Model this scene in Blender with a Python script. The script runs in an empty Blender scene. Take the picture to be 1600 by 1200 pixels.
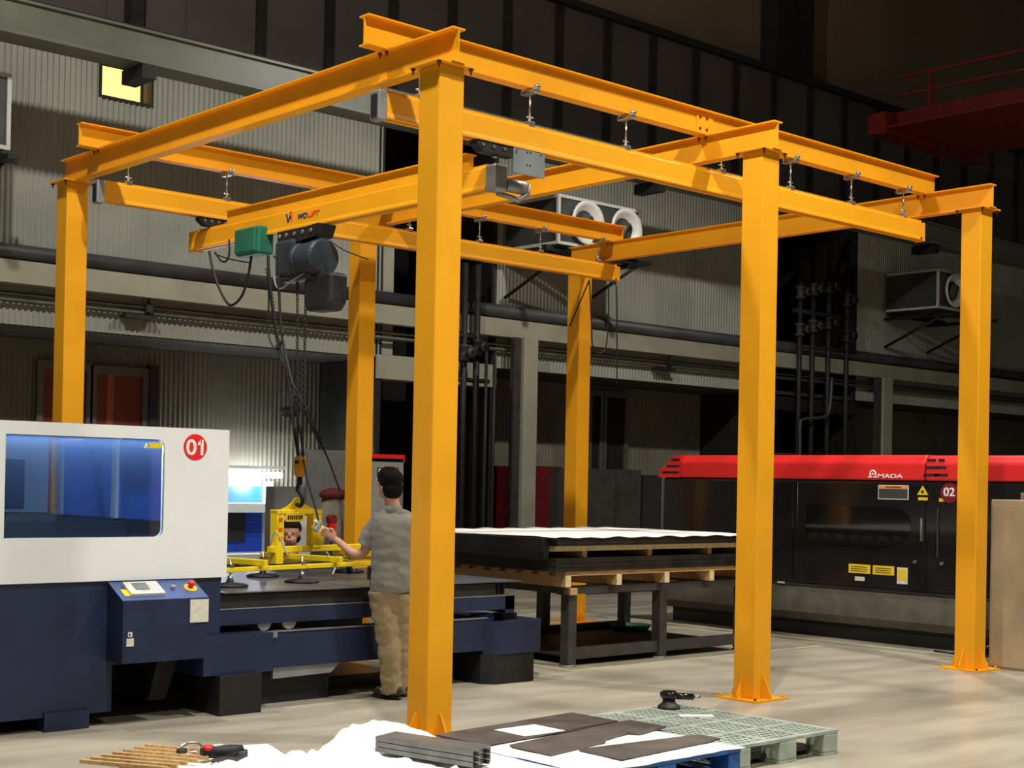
import bpy, bmesh, math, random
import numpy as np
from mathutils import Vector, Matrix
random.seed(4)
SC = bpy.context.scene
COL = SC.collection
PI = math.pi
# ------------------------------------------------------------------ camera
YAW, PIT, ROL = .7352, .0089, .0194
CAM = Vector((-5.7054, -7.0306, 1.6169))
FPX, CX, CY = 2272.2, 800.0, 734.2
_d = Vector((math.cos(PIT)*math.sin(YAW), math.cos(PIT)*math.cos(YAW), math.sin(PIT)))
_r0 = Vector((math.cos(YAW), -math.sin(YAW), 0)); _u0 = _r0.cross(_d)
_r = math.cos(ROL)*_r0+math.sin(ROL)*_u0; _u = -math.sin(ROL)*_r0+math.cos(ROL)*_u0
cam = bpy.data.cameras.new('camera'); co = bpy.data.objects.new('camera', cam); COL.objects.link(co)
cam.sensor_fit = 'HORIZONTAL'; cam.sensor_width = 36; cam.lens = FPX/1600*36
cam.shift_x = 0; cam.shift_y = (CY-600)/1600
cam.clip_start = .1; cam.clip_end = 200
M = Matrix((( _r.x, _u.x, -_d.x, CAM.x), (_r.y, _u.y, -_d.y, CAM.y), (_r.z, _u.z, -_d.z, CAM.z), (0, 0, 0, 1)))
co.matrix_world = M
SC.camera = co
def at(x, y, X=None, Y=None, Z=None, D=None):
    """world point on a measured plane of the hall for a photo measurement"""
    v = _d+_r*(x-CX)/FPX-_u*(y-CY)/FPX
    if X is not None: t = (X-CAM.x)/v.x
    elif Y is not None: t = (Y-CAM.y)/v.y
    elif Z is not None: t = (Z-CAM.z)/v.z
    else: t = D
    return CAM+v*t
# ------------------------------------------------------------------ world, lights, exposure
w = bpy.data.worlds.new('hall_air'); SC.world = w; w.use_nodes = True
w.node_tree.nodes['Background'].inputs[0].default_value = (.95, 1.0, .92, 1)
w.node_tree.nodes['Background'].inputs[1].default_value = .05
SC.view_settings.view_transform = 'Standard'; SC.view_settings.look = 'None'
SC.view_settings.exposure = 0; SC.view_settings.gamma = 1; SC.view_settings.use_curve_mapping = False
def lamp(name, loc, power, radius=.16, col=(1, .93, .78), spot=None):
    l = bpy.data.lights.new(name, 'SPOT' if spot else 'POINT'); l.energy = power; l.color = col; l.shadow_soft_size = radius
    o = bpy.data.objects.new(name, l); COL.objects.link(o); o.location = loc
    if spot: l.spot_size = math.radians(spot); l.spot_blend = .4
    return o
LC_ = (1, .975, .925)
lamp('high_bay_and_fill_lamp', (-1.9, -3.4, 9.5), 2400, col=LC_, spot=132)
lamp('high_bay_and_fill_lamp', (-2.0, 2.3, 9.5), 1420, col=LC_)
lamp('high_bay_and_fill_lamp', (5.0, -4.6, 9.5), 2350, col=LC_, spot=112)
lamp('high_bay_and_fill_lamp', (-3.5, -10, 9.5), 1200, col=LC_, spot=132)  # fill added behind the camera to brighten the white machine front
lamp('high_bay_and_fill_lamp', (8.3, 2.3, 9.5), 1500, col=LC_, spot=156)  # extra lamp added to brighten the outlet nozzles and the middle wall
# ------------------------------------------------------------------ materials
def nd(m, t, **k):
    n = m.node_tree.nodes.new(t)
    for a, b in k.items(): setattr(n, a, b)
    return n
def mat(name, col, rough=.5, metal=0, var=.06, scale=6, bump=0, bscale=40, spec=.5, emit=None, es=0, coat=0, col2=None, stretch=None, alpha=None):
    m = bpy.data.materials.new(name); m.use_nodes = True
    L = m.node_tree.links; b = m.node_tree.nodes['Principled BSDF']
    b.inputs['Roughness'].default_value = rough; b.inputs['Metallic'].default_value = metal
    b.inputs['Specular IOR Level'].default_value = spec
    if coat: b.inputs['Coat Weight'].default_value = coat; b.inputs['Coat Roughness'].default_value = .1
    tc = nd(m, 'ShaderNodeTexCoord'); src = tc.outputs['Object']
    if stretch:
        mp = nd(m, 'ShaderNodeMapping'); mp.inputs['Scale'].default_value = stretch; L.new(src, mp.inputs[0]); src = mp.outputs[0]
    nz = nd(m, 'ShaderNodeTexNoise'); nz.inputs['Scale'].default_value = scale; nz.inputs['Detail'].default_value = 4
    L.new(src, nz.inputs['Vector'])
    mx = nd(m, 'ShaderNodeMix', data_type='RGBA')
    c2 = col2 or tuple(max(0, c*(1-var*2.2)) for c in col)
    c1 = col if col2 else tuple(min(1, c*(1+var)) for c in col)
    mx.inputs[6].default_value = (*c2, 1); mx.inputs[7].default_value = (*c1, 1)
    rp = nd(m, 'ShaderNodeMapRange'); rp.inputs[1].default_value = .32; rp.inputs[2].default_value = .62
    L.new(nz.outputs[0], rp.inputs[0]); L.new(rp.outputs[0], mx.inputs[0]); L.new(mx.outputs[2], b.inputs['Base Color'])
    if bump:
        n2 = nd(m, 'ShaderNodeTexNoise'); n2.inputs['Scale'].default_value = bscale; n2.inputs['Detail'].default_value = 5
        L.new(src, n2.inputs['Vector'])
        bp = nd(m, 'ShaderNodeBump'); bp.inputs['Strength'].default_value = bump; bp.inputs['Distance'].default_value = .02
        L.new(n2.outputs[0], bp.inputs['Height']); L.new(bp.outputs[0], b.inputs['Normal'])
    if emit: b.inputs['Emission Color'].default_value = (*emit, 1); b.inputs['Emission Strength'].default_value = es
    return m
def s(r, g, b):  # sRGB 0..255 to linear
    return tuple(((c/255)/12.92 if c/255 <= .04045 else ((c/255+.055)/1.055)**2.4) for c in (r, g, b))
YEL = mat('yellow_paint', s(238, 165, 26), .45, var=.03, scale=2, bump=.03, bscale=60, spec=.3)
YEL2 = mat('lifter_yellow', s(250, 215, 30), .4, var=.04)
BOLT = mat('bolt_brown', s(110, 40, 20), .5, .3)
CHROME = mat('zinc_steel', s(200, 200, 195), .25, .9, var=.1, scale=20)
ALU = mat('cast_alloy', s(150, 155, 155), .45, .5, var=.08)
WHITE = mat('white_enamel', s(234, 236, 232), .45, var=.02, scale=2)
NAVY = mat('navy_enamel', s(30, 41, 70), .42, var=.12, scale=3)
NAVYL = mat('console_blue', s(70, 92, 140), .4, var=.08, scale=3)
BLACK = mat('black_rubber', s(22, 22, 22), .6, var=.2)
BLKG = mat('black_gloss', s(24, 24, 26), .16, var=.1, coat=.3)
DGREY = mat('dark_grey_steel', s(60, 58, 54), .55, var=.15, scale=5)
GREEN = mat('green_enamel', s(25, 105, 82), .55, var=.08)
MOTOR = mat('slate_casing', s(42, 52, 60), .5, var=.15)
RED = mat('red_enamel', s(225, 38, 38), .42, var=.05, scale=3)
DRED = mat('deep_red_enamel', s(120, 22, 32), .45, var=.08)
SHEET = mat('mill_steel', s(62, 58, 55), .4, .55, var=.2, scale=4, bump=.05)
CUTM = mat('mill_scale_plate', s(104, 95, 88), .45, .15, var=.12, scale=5, bump=.05)
BEDM = mat('bed_sheet_steel', s(98, 101, 108), .4, .5, var=.12, scale=3)
WOOD = mat('pale_pine', s(205, 165, 110), .65, var=.15, scale=8, stretch=(1, 8, 8), bump=.1)
WOODD = mat('pine_end_grain', s(225, 205, 155), .7, var=.1, scale=20)
PAPER = mat('white_wrap', s(250, 248, 240), .7, var=.02, scale=3, bump=.1, bscale=9)
GPLAS = mat('grey_plastic', s(172, 182, 168), .55, var=.1, scale=9)
BPLAS = mat('blue_plastic', s(35, 100, 175), .45, var=.1, scale=7)
BEIGE = mat('beige_board', s(165, 148, 118), .6, var=.1, scale=2, bump=.03)
CONC = mat('polished_concrete', s(184, 175, 155), .34, col2=s(152, 143, 126), scale=1.5, bump=.05, bscale=7, spec=.35, stretch=(.5, 1.6, 1))
CORR3 = mat('soffit_paint', s(66, 62, 52), .8, var=.08, scale=1)
CORR2 = mat('shaded_cladding', s(122, 118, 102), .55, var=.08, scale=1.2, spec=.3)  # darker copy of the cladding, shade of the lower wall put into its colour
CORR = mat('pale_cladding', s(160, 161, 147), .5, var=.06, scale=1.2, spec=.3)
WALLD = mat('dark_wall_panel', s(80, 73, 68), .7, var=.1, scale=.6)
WALLU = mat('upper_wall', s(128, 112, 90), .8, var=.1, scale=.3)
DARK = mat('soot_steel', s(34, 32, 28), .6, var=.2)
VOID = mat('bay_dark', s(24, 20, 20), .9, var=.2, scale=1)
PIPE = mat('pipe_lagging', s(64, 62, 62), .5, var=.15, scale=3)
PALE = mat('pale_beam_paint', s(165, 162, 140), .4, var=.06, scale=2)
OLIVE = mat('olive_steel', s(84, 82, 66), .45, .2, var=.15)
TRIM = mat('white_angle_trim', s(215, 213, 205), .5, var=.04)
DUCT = mat('duct_grey', s(80, 80, 76), .5, .2, var=.15, scale=2)
NOZ = mat('nozzle_white', s(240, 238, 228), .4, var=.02)
DOORM = mat('rust_brown_panel', s(120, 52, 30), .4, var=.08, scale=1)
DOORF = mat('aluminium_frame', s(110, 108, 96), .4, .4)
CREDM = mat('crane_red', s(128, 34, 28), .55, var=.1)
SKIN = mat('skin', s(214, 160, 128), .5, var=.05, scale=12)
HAIR = mat('black_hair', s(20, 15, 13), .7, var=.3, scale=90, bump=.5, bscale=160, spec=.15)
SHIRT = mat('grey_polo_cloth', s(150, 148, 136), .85, var=.05, scale=5, bump=.15, bscale=300)
PANTS = mat('khaki_cloth', s(172, 152, 116), .85, var=.06, scale=5, bump=.15, bscale=200)
SHOE = mat('dark_shoe', s(58, 50, 40), .6, var=.2)
LBL = mat('label_paper', s(215, 212, 195), .6, var=.05, scale=30)
YLAB = mat('yellow_label', s(235, 200, 40), .5, var=.03)
OLAB = mat('orange_label', s(240, 150, 60), .5, var=.03)
SCRN = mat('grey_screen', s(110, 120, 115), .3, var=.1, scale=30)
TXW = mat('white_print', s(240, 238, 232), .5, var=.01)
TXB = mat('blue_print', s(30, 50, 110), .5, var=.01)
TXO = mat('orange_print', s(240, 90, 30), .5, var=.01)
TXK = mat('black_print', s(20, 20, 20), .5, var=.01)
CLOTH = mat('grey_sack', s(110, 106, 92), .9, var=.15, bump=.3)
MAROON = mat('maroon_rag', s(90, 25, 25), .9, var=.2, bump=.3)
BPAN = mat('blue_board', s(25, 70, 190), .4, var=.06)
LINE = mat('cream_tape', s(220, 210, 150), .6, var=.05)
WIN = mat('sodium_window', s(255, 200, 110), .5, emit=(1, .62, .2), es=1.6)
TUBE = mat('lit_tube', (1, 1, 1), .5, emit=(.85, .93, 1), es=14)
def glass(name, tint, mixg=.1, dif=.0, dcol=(1, 1, 1)):
    m = bpy.data.materials.new(name); m.use_nodes = True; t = m.node_tree; L = t.links
    t.nodes.clear(); out = t.nodes.new('ShaderNodeOutputMaterial')
    tr = t.nodes.new('ShaderNodeBsdfTransparent'); tr.inputs[0].default_value = (*tint, 1)
    g = t.nodes.new('ShaderNodeBsdfGlossy'); g.inputs['Roughness'].default_value = .04
    fr = t.nodes.new('ShaderNodeFresnel'); fr.inputs[0].default_value = 1.45
    nz = t.nodes.new('ShaderNodeTexNoise'); nz.inputs['Scale'].default_value = 3
    mm = t.nodes.new('ShaderNodeMath'); mm.operation = 'MULTIPLY_ADD'; mm.inputs[1].default_value = .02; L.new(nz.outputs[0], mm.inputs[0]); L.new(fr.outputs[0], mm.inputs[2])
    m1 = t.nodes.new('ShaderNodeMixShader'); L.new(mm.outputs[0], m1.inputs[0]); L.new(tr.outputs[0], m1.inputs[1]); L.new(g.outputs[0], m1.inputs[2])
    d = t.nodes.new('ShaderNodeBsdfTranslucent'); d.inputs[0].default_value = (*dcol, 1)
    m2 = t.nodes.new('ShaderNodeMixShader'); m2.inputs[0].default_value = dif; L.new(m1.outputs[0], m2.inputs[1]); L.new(d.outputs[0], m2.inputs[2])
    L.new(m2.outputs[0], out.inputs[0]); return m
BGLS = glass('blue_acrylic', (.36, .58, 1.0), dif=.45, dcol=(.22, .42, 1))
FGLS = glass('pale_blue_glass', (.72, .84, 1.0), dif=.04, dcol=(.4, .6, 1))
# ------------------------------------------------------------------ builders
class MB:
    def __init__(s): s.v = []; s.f = []; s.sm = []
    def add(s, vs, fs, sm=False):
        o = len(s.v); s.v += [tuple(v) for v in vs]; s.f += [tuple(i+o for i in f) for f in fs]; s.sm += [sm]*len(fs); return s
    def box(s, x0, x1, y0, y1, z0, z1):
        if x0 > x1: x0, x1 = x1, x0
        if y0 > y1: y0, y1 = y1, y0
        if z0 > z1: z0, z1 = z1, z0
        return s.add([(x0, y0, z0), (x1, y0, z0), (x1, y1, z0), (x0, y1, z0), (x0, y0, z1), (x1, y0, z1), (x1, y1, z1), (x0, y1, z1)],
                     [(0, 3, 2, 1), (4, 5, 6, 7), (0, 1, 5, 4), (1, 2, 6, 5), (2, 3, 7, 6), (3, 0, 4, 7)])
    def obox(s, c, ax, ay, az, hx, hy, hz):
        c = Vector(c); V = []
        for k in (-1, 1):
            for a, b in ((-1, -1), (1, -1), (1, 1), (-1, 1)): V.append(c+ax*hx*a+ay*hy*b+az*hz*k)
        return s.add(V, [(0, 3, 2, 1), (4, 5, 6, 7), (0, 1, 5, 4), (1, 2, 6, 5), (2, 3, 7, 6), (3, 0, 4, 7)])
    def prism(s, poly, axis, a, b):  # poly in the two other axes, cyclic order (x:(y,z) y:(x,z) z:(x,y))
        n = len(poly)
        def P(p, t): return (t, p[0], p[1]) if axis == 'x' else ((p[0], t, p[1]) if axis == 'y' else (p[0], p[1], t))
        V = [P(p, a) for p in poly]+[P(p, b) for p in poly]
        return s.add(V, [tuple(range(n)), tuple(range(2*n-1, n-1, -1))]+[(i, (i+1) % n, n+(i+1) % n, n+i) for i in range(n)])
    def tube(s, pts, r, seg=8, caps=True):
        pts = [Vector(p) for p in pts]; n = len(pts)
        rs = r if isinstance(r, (list, tuple)) else [r]*n
        V = []; t0 = (pts[1]-pts[0]).normalized()
        up = Vector((0, 0, 1)) if abs(t0.z) < .9 else Vector((1, 0, 0)); nrm = (up-t0*up.dot(t0)).normalized()
        for i, p in enumerate(pts):
            t = (pts[min(i+1, n-1)]-pts[max(i-1, 0)]).normalized()
            nrm = (nrm-t*nrm.dot(t)).normalized(); bn = t.cross(nrm)
            for k in range(seg):
                a = 2*PI*k/seg; V.append(p+(nrm*math.cos(a)+bn*math.sin(a))*rs[i])
        F = [(i*seg+k, i*seg+(k+1) % seg, (i+1)*seg+(k+1) % seg, (i+1)*seg+k) for i in range(n-1) for k in range(seg)]
        s.add(V, F, True)
        if caps:
            o = len(s.v)-n*seg; s.f += [tuple(o+k for k in range(seg-1, -1, -1)), tuple(o+(n-1)*seg+k for k in range(seg))]; s.sm += [False, False]
        return s
    def cyl(s, a, b, r, seg=16): return s.tube([a, b], r, seg)
    def lathe(s, c, ax, prof, seg=24, sm=True):  # prof (r, h)
        c = Vector(c); ax = Vector(ax).normalized(); up = Vector((0, 0, 1)) if abs(ax.z) < .9 else Vector((1, 0, 0))
        u = (up-ax*up.dot(ax)).normalized(); v = ax.cross(u); V = []
        for r, h in prof:
            for k in range(seg): a = 2*PI*k/seg; V.append(c+ax*h+(u*math.cos(a)+v*math.sin(a))*r)
        n = len(prof)
        return s.add(V, [(i*seg+k, i*seg+(k+1) % seg, (i+1)*seg+(k+1) % seg, (i+1)*seg+k) for i in range(n-1) for k in range(seg)], sm)
    def ell(s, c, rx, ry, rz, ux=Vector((1, 0, 0)), uy=Vector((0, 1, 0)), uz=Vector((0, 0, 1)), seg=16, rings=10):
        c = Vector(c); V = []; F = []
        for i in range(rings+1):
            t = PI*i/rings
            for k in range(seg):
                a = 2*PI*k/seg; V.append(c+ux*rx*math.sin(t)*math.cos(a)+uy*ry*math.sin(t)*math.sin(a)+uz*rz*math.cos(t))
        for i in range(rings):
            for k in range(seg): F.append((i*seg+k, (i+1)*seg+k, (i+1)*seg+(k+1) % seg, i*seg+(k+1) % seg))
        return s.add(V, F, True)
    def build(s, name, m, parent=None, bevel=0, remesh=0, disp=0, label=None):
        org = Vector((0, 0, 0)); p = parent
        while p is not None: org += p.location; p = p.parent
        me = bpy.data.meshes.new(name); me.from_pydata([tuple(Vector(v)-org) for v in s.v], [], s.f)
        me.polygons.foreach_set('use_smooth', s.sm); me.update()
        bm = bmesh.new(); bm.from_mesh(me); bmesh.ops.recalc_face_normals(bm, faces=bm.faces); bm.to_mesh(me); bm.free()
        o = bpy.data.objects.new(name, me); COL.objects.link(o); o.parent = parent
        me.materials.append(m)
        if remesh:
            md = o.modifiers.new('r', 'REMESH'); md.mode = 'VOXEL'; md.voxel_size = remesh; md.use_smooth_shade = True
            ms = o.modifiers.new('s', 'SMOOTH'); ms.iterations = 6; ms.factor = .5
            dg = bpy.context.evaluated_depsgraph_get(); nm = bpy.data.meshes.new_from_object(o.evaluated_get(dg)); o.modifiers.clear(); o.data = nm; nm.name = name
            if disp:
                from mathutils import noise
                for v in nm.vertices:
                    q = v.co; v.co = q+v.normal*disp*(noise.noise(Vector((q.x*9, q.y*9, q.z*16)))+.5*noise.noise(Vector((q.x*20+q.z*10, q.y*20, q.z*22))))
            nm.polygons.foreach_set('use_smooth', [True]*len(nm.polygons))
        elif bevel:
            md = o.modifiers.new('b', 'BEVEL'); md.width = bevel; md.segments = 2; md.limit_method = 'ANGLE'
        if label: o['label'] = label
        return o
def root(name, loc, label, cat, group=None):
    o = bpy.data.objects.new(name, None); COL.objects.link(o); o.location = loc; o.empty_display_size = .1
    o['label'] = label; o['category'] = cat
    if group: o['group'] = group
    return o
def tag(o, label, cat, group=None):
    o['label'] = label; o['category'] = cat
    if group: o['group'] = group
    return o
def struct(o): o['kind'] = 'structure'; return o
def copyo(o, parent, dx=0, dy=0, dz=0):
    c = o.copy(); COL.objects.link(c); c.parent = parent; c.location = o.location+Vector((dx, dy, dz)); return c
def copyt(o, dx, dy, dz=0, parent=None):
    c = copyo(o, parent if parent else o.parent, dx, dy, dz)
    for ch in list(o.children):
        d = copyo(ch, c)
        for g in list(ch.children): copyo(g, d)
    return c
def text(name, body, m, parent, origin, xd, yd, size, ext=.002, width=None, shear=0):
    cu = bpy.data.curves.new(name, 'FONT'); cu.body = body; cu.size = size; cu.extrude = ext; cu.offset = size*.018; cu.shear = shear
    t = bpy.data.objects.new(name, cu); COL.objects.link(t); bpy.context.view_layer.update()
    dg = bpy.context.evaluated_depsgraph_get(); me = bpy.data.meshes.new_from_object(t.evaluated_get(dg))
    bpy.data.objects.remove(t); bpy.data.curves.remove(cu)
    xs = [v.co.x for v in me.vertices]; w = max(xs)-min(xs); x0 = min(xs); k = (width/w) if width else 1
    org = Vector((0, 0, 0)); p = parent
    while p is not None: org += p.location; p = p.parent
    xd = Vector(xd); yd = Vector(yd); zd = xd.cross(yd)
    for v in me.vertices:
        c = v.co; v.co = Vector(origin)-org+xd*((c.x-x0)*k)+yd*c.y+zd*c.z
    me.materials.clear(); me.materials.append(m); me.name = name
    o = bpy.data.objects.new(name, me); COL.objects.link(o); o.parent = parent; return o
X_, Y_, Z_ = Vector((1, 0, 0)), Vector((0, 1, 0)), Vector((0, 0, 1))
def spline(pts, n=8):
    pts = [Vector(p) for p in pts]; P = [pts[0]]+pts+[pts[-1]]; out = []
    for i in range(1, len(P)-2):
        for k in range(n):
            t = k/n; a, b, c, d = P[i-1], P[i], P[i+1], P[i+2]
            out.append(.5*((2*b)+(c-a)*t+(2*a-5*b+4*c-d)*t*t+(3*b-a-3*c+d)*t**3))
    out.append(pts[-1]); return out
def ibeam(mb, axis, a, b, c, z0, z1, hw, tf=.011, tw=.007):
    """I section along axis from a to b, centred on c"""
    for (l, h, z, Z) in ((-hw, hw, z0, z0+tf), (-hw, hw, z1-tf, z1), (-tw/2, tw/2, z0+tf, z1-tf)):
        if axis == 'x': mb.box(a, b, c+l, c+h, z, Z)
        else: mb.box(c+l, c+h, a, b, z, Z)
    return mb
# ------------------------------------------------------------------ setting
X0, X1 = -3.2, 44
fl = MB().box(-12, X1+2, -12, 12.5, -.1, 0).build('floor', CONC); struct(fl)
WY = 10.0; LY = 11.4
wall = struct(MB().box(X0-9, X1+2, 12.2, 12.4, -.1, 13).build('wall_back', VOID))
up = MB().box(X0-9, X1+2, 10.5, 10.7, 9.45, 13.2).build('upper_wall', WALLU, wall)
MB().box(X0-9, X1+2, 9.86, 10.5, 9.38, 9.5).build('wall_ledge', DARK, wall)
MB().box(16.35, 17.5, 10.1, 10.5, 9.5, 13.2).build('pilaster', DARK, wall)
ce = MB().box(X0-9, X1+2, 1, 12.5, 13.2, 13.3).build('ceiling', WALLU); struct(ce)
struct(MB().box(X1+1.8, X1+2, -12, 12.5, 0, 13.2).build('wall_right', WALLU))
def corr(x0, x1, z0, z1, name='cladding_sheet', m=CORR, WY=WY):
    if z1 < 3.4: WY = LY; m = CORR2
    mb = MB(); n = max(2, int(round((x1-x0)/.076))); V = []
    st = n*6
    for i in range(st+1):
        x = x0+(x1-x0)*i/st; y = WY-.014*math.cos(2*PI*i/6)
        V += [(x, y, z0), (x, y, z1)]
    mb.add(V, [(2*i, 2*i+2, 2*i+3, 2*i+1) for i in range(st)], True)
    return mb.build(name, m, wall)
WX0, WX1, WZ0, WZ1 = 2.62, 3.3, 6.39, 6.83
def run(x0, x1, step=.76):
    out = []; x = x0
    while x < x1-.05: out.append((x, min(x+step, x1))); x += step
    return out
for a, b in run(X0, WX0)+run(WX1, 7.03):
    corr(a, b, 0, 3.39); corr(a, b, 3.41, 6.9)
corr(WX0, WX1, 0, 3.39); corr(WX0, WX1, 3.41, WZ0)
for a, b in run(9.25, 15.9, 1.2)+run(18.9, X1, 2.0):
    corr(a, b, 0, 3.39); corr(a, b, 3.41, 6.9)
MB().box(X0-9, X1+2, WY+.02, LY+.02, 3.395, 3.46).build('soffit', CORR3, wall)
# upper dark panels with mullions
k0 = 7.14-1.12*9
for k in range(0, 41):
    x = k0+1.12*k
    MB().box(x+.005, x+1.115, WY-.01, WY+.02, 6.92, 9.4).build('wall_panel', WALLD, wall)
    if k >= 7: MB().box(x-.07, x+.07, WY-.06, WY-.012, 6.92, 9.4).build('mullion', DARK, wall)
MB().box(2.9, 3.08, WY-.2, WY-.012, 6.92, 9.4).build('mullion', DARK, wall)
# lit window high on the left
wn = struct(MB().box(WX0-.04, WX1+.04, WY+.24, WY+.26, WZ0-.02, WZ1).build('window_1', WIN))
wf = MB(); wf.box(WX1, WX1+.03, WY-.02, WY+.24, WZ0-.03, WZ1); wf.box(WX0-.03, WX0, WY-.02, WY+.24, WZ0-.03, WZ1); wf.box(WX0, WX1, WY-.02, WY+.24, WZ0-.04, WZ0); wf.box(WX0+.6, WX0+.63, WY+.1, WY+.13, WZ0, WZ1)
wf.build('window_frame', DARK, wn)
# doors low in the wall
def door(n, x0, x1, z1, m, post=None):
    d = struct(MB().box(x0, x1, LY-.05, LY-.03, 0, z1).build('door_%d' % n, m))
    f = MB(); f.box(x0-.09, x0, LY-.09, LY-.02, 0, z1+.12); f.box(x1, x1+.09, LY-.09, LY-.02, 0, z1+.12); f.box(x0, x1, LY-.09, LY-.02, z1, z1+.12)
    f.build('door_frame', DOORF, d)
    if post: MB().box(post-.05, post+.05, LY-.056, LY-.05, 0, z1).build('door_stile', mat('amber_strip', s(165, 85, 45), .4), d)
def dx(x): return at(x, 600, Y=LY).x
door(1, dx(64), dx(131), 3.0, DOORM)
door(2, dx(147), dx(219), 2.98, DOORM, dx(170))
door(3, dx(921), dx(934), 3.2, VOID); door(4, dx(944), dx(972), 3.2, VOID)
MB().box(dx(228), dx(241), LY-.12, LY-.02, 0, 3.15).build('trim_1', DARK)
struct(bpy.data.objects['trim_1'])
# roller door bays: jambs and dark depth
jm = MB()
for a, b in ((6.98, 7.08), (9.2, 9.3), (15.85, 15.95), (18.85, 18.95)): jm.box(a, b, WY, WY+1.6, 0, 6.9)
struct(jm.build('trim_2', DARK))
struct(MB().box(6.98, 9.3, WY-.03, WY+.3, 3.1, 3.45).build('trim_3', PALE))
MB().box(15.85, 18.95, WY-.03, WY+.3, 3.1, 3.35).build('trim_4', DARK); struct(bpy.data.objects['trim_4'])
# crane runway girder on brackets
GY = 8.3
g = root('crane_runway_girder', (X0-6, GY, 6.3), 'long grey steel runway girder high along the clad wall', 'girder')
mb = MB(); mb.box(X0-9, X1, GY-.2, GY+.2, 6.32, 6.36); mb.box(X0-9, X1, GY-.14, GY+.2, 6.7, 6.73); mb.box(X0-9, X1, GY-.1, GY-.06, 6.36, 6.7); mb.build('beam', mat('girder_paint', s(112, 113, 98), .35, var=.08, scale=1.5), g)
mb = MB(); mb.box(X0-9, X1, GY+.02, GY+.1, 6.73, 6.8); mb.build('rail', DARK, g)
for px_ in (245, 1040, 1470):
    x = at(px_, 105, Y=GY-.2).x; w_ = .09
    if px_ > 300: x = at(px_, 290, Y=GY-.2).x
    MB().box(x-w_*2, x, GY-.2, GY+.3, 6.16, 6.32).build('bracket', DARK, g)
# ------------------------------------------------------------------ pipes on the wall
PY = 9.88
def tag1(name, mb, m, label, cat, group=None): return tag(mb.build(name, m), label, cat, group)
tag1('lagged_pipe', MB().cyl((X0-6, PY, 4.265), (8.1, PY, 4.265), .095, 16), PIPE, 'thick dark lagged pipe running along the left wall', 'pipe')
tag1('lagged_pipe', MB().cyl((8.5, PY, 4.28), (X1, PY, 4.28), .105, 16), PIPE, 'thick dark lagged pipe continuing right of the dark bay', 'pipe')
b = root('pipe_rack_beam', (X0, PY, 3.84), 'pale painted steel beam under the thick dark pipe', 'beam')
mb = MB(); mb.box(X0-6, X1, PY-.1, PY-.03, 3.92, 4.155); mb.box(X0-6, X1, PY-.12, PY+.06, 3.88, 3.92); mb.build('beam', PALE, b)
for x in (at(829, 600, Y=9.6).x, at(1388, 640, Y=9.6).x):
    MB().box(x-.15, x+.15, 9.6, 9.68, 0, 3.875).build('post', PALE, b)
    MB().box(x-.3, x-.152, 9.66, 9.75, 0, 3.875).build('post', DGREY, b, label='dark flange of the post')
tag1('thin_pipe', MB().cyl((X0-6, 9.93, 3.77), (X1, 9.93, 3.77), .024, 12), OLIVE, 'upper of two thin olive pipes below the pale beam', 'pipe')
tag1('thin_pipe', MB().cyl((X0-6, 9.92, 3.69), (X1, 9.92, 3.69), .03, 12), OLIVE, 'lower of two thin olive pipes below the pale beam', 'pipe')
for i, (px_, lab) in enumerate(((233, 'small pipe clamp hanging below the pale beam, near the leftmost column'), (1048, 'small pipe clamp hanging below the pale beam, right of the rear column with looped cables'))):
    p = at(px_, 480, Y=9.86)
    mb = MB(); mb.box(p.x-.015, p.x+.015, 9.86, 9.88, 3.72, 3.88); mb.box(p.x-.05, p.x+.05, 9.84, 9.888, 3.7, 3.79); mb.box(p.x-.35, p.x+.1, 9.8, 9.95, 3.61, 3.655)
    tag1('pipe_clamp', mb, DARK, lab, 'clamp')
# vertical pipes with valves in the two bays
def valves(name, xs, yy, z0, z1, hz, label, cat='pipes'):
    r_ = root(name, (xs[0], yy, z0), label, cat)
    for i, x in enumerate(xs):
        MB().cyl((x, yy, z0), (x, yy, z1), .05, 10).build('riser', DARK, r_)
        for z in hz:
            z += .1*((i*7) % 3)
            v = MB().lathe((x, yy, z), (0, 0, 1), [(.03, -.12), (.1, -.12), (.1, -.08), (.07, -.05), (.07, .05), (.1, .08), (.1, .12), (.03, .12)], 10)
            v.cyl((x, yy, z), (x, yy-.2, z), .02, 8); v.lathe((x, yy-.2, z), (0, 1, 0), [(.0, 0), (.09, 0), (.09, .02), (0, .02)], 12)
            v.build('valve', DGREY if (i+int(z*3)) % 2 else DARK, r_)
    mb = MB(); mb.cyl((xs[0]-.2, yy, hz[0]+.35), (xs[-1]+.2, yy, hz[0]+.35), .045, 10); mb.cyl((xs[0]-.1, yy, hz[0]-.3), (xs[-1]+.25, yy, hz[0]-.3), .035, 10); mb.build('manifold', DARK, r_)
    return r_
valves('valve_manifold', (8.0, 8.35, 8.6), 9.64, 0.02, 4.9, (3.45,), 'dark risers and valves in the dark bay behind the front column')
valves('valve_manifold', (16.6, 17.0, 17.5, 18.1), 9.64, .02, 6.2, (4.6, 5.3), 'dark tall risers with valves in the far bay right of the middle column', 'pipes')
tag1('diagonal_brace', MB().tube([(15.9, 9.91, 5.2), (18.2, 9.91, 6.7)], .07, 6), DARK, 'dark diagonal steel brace above the far valves', 'brace')
p = at(1280, 620, Y=9.5); q = at(1250, 705, Y=9.5)
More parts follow.
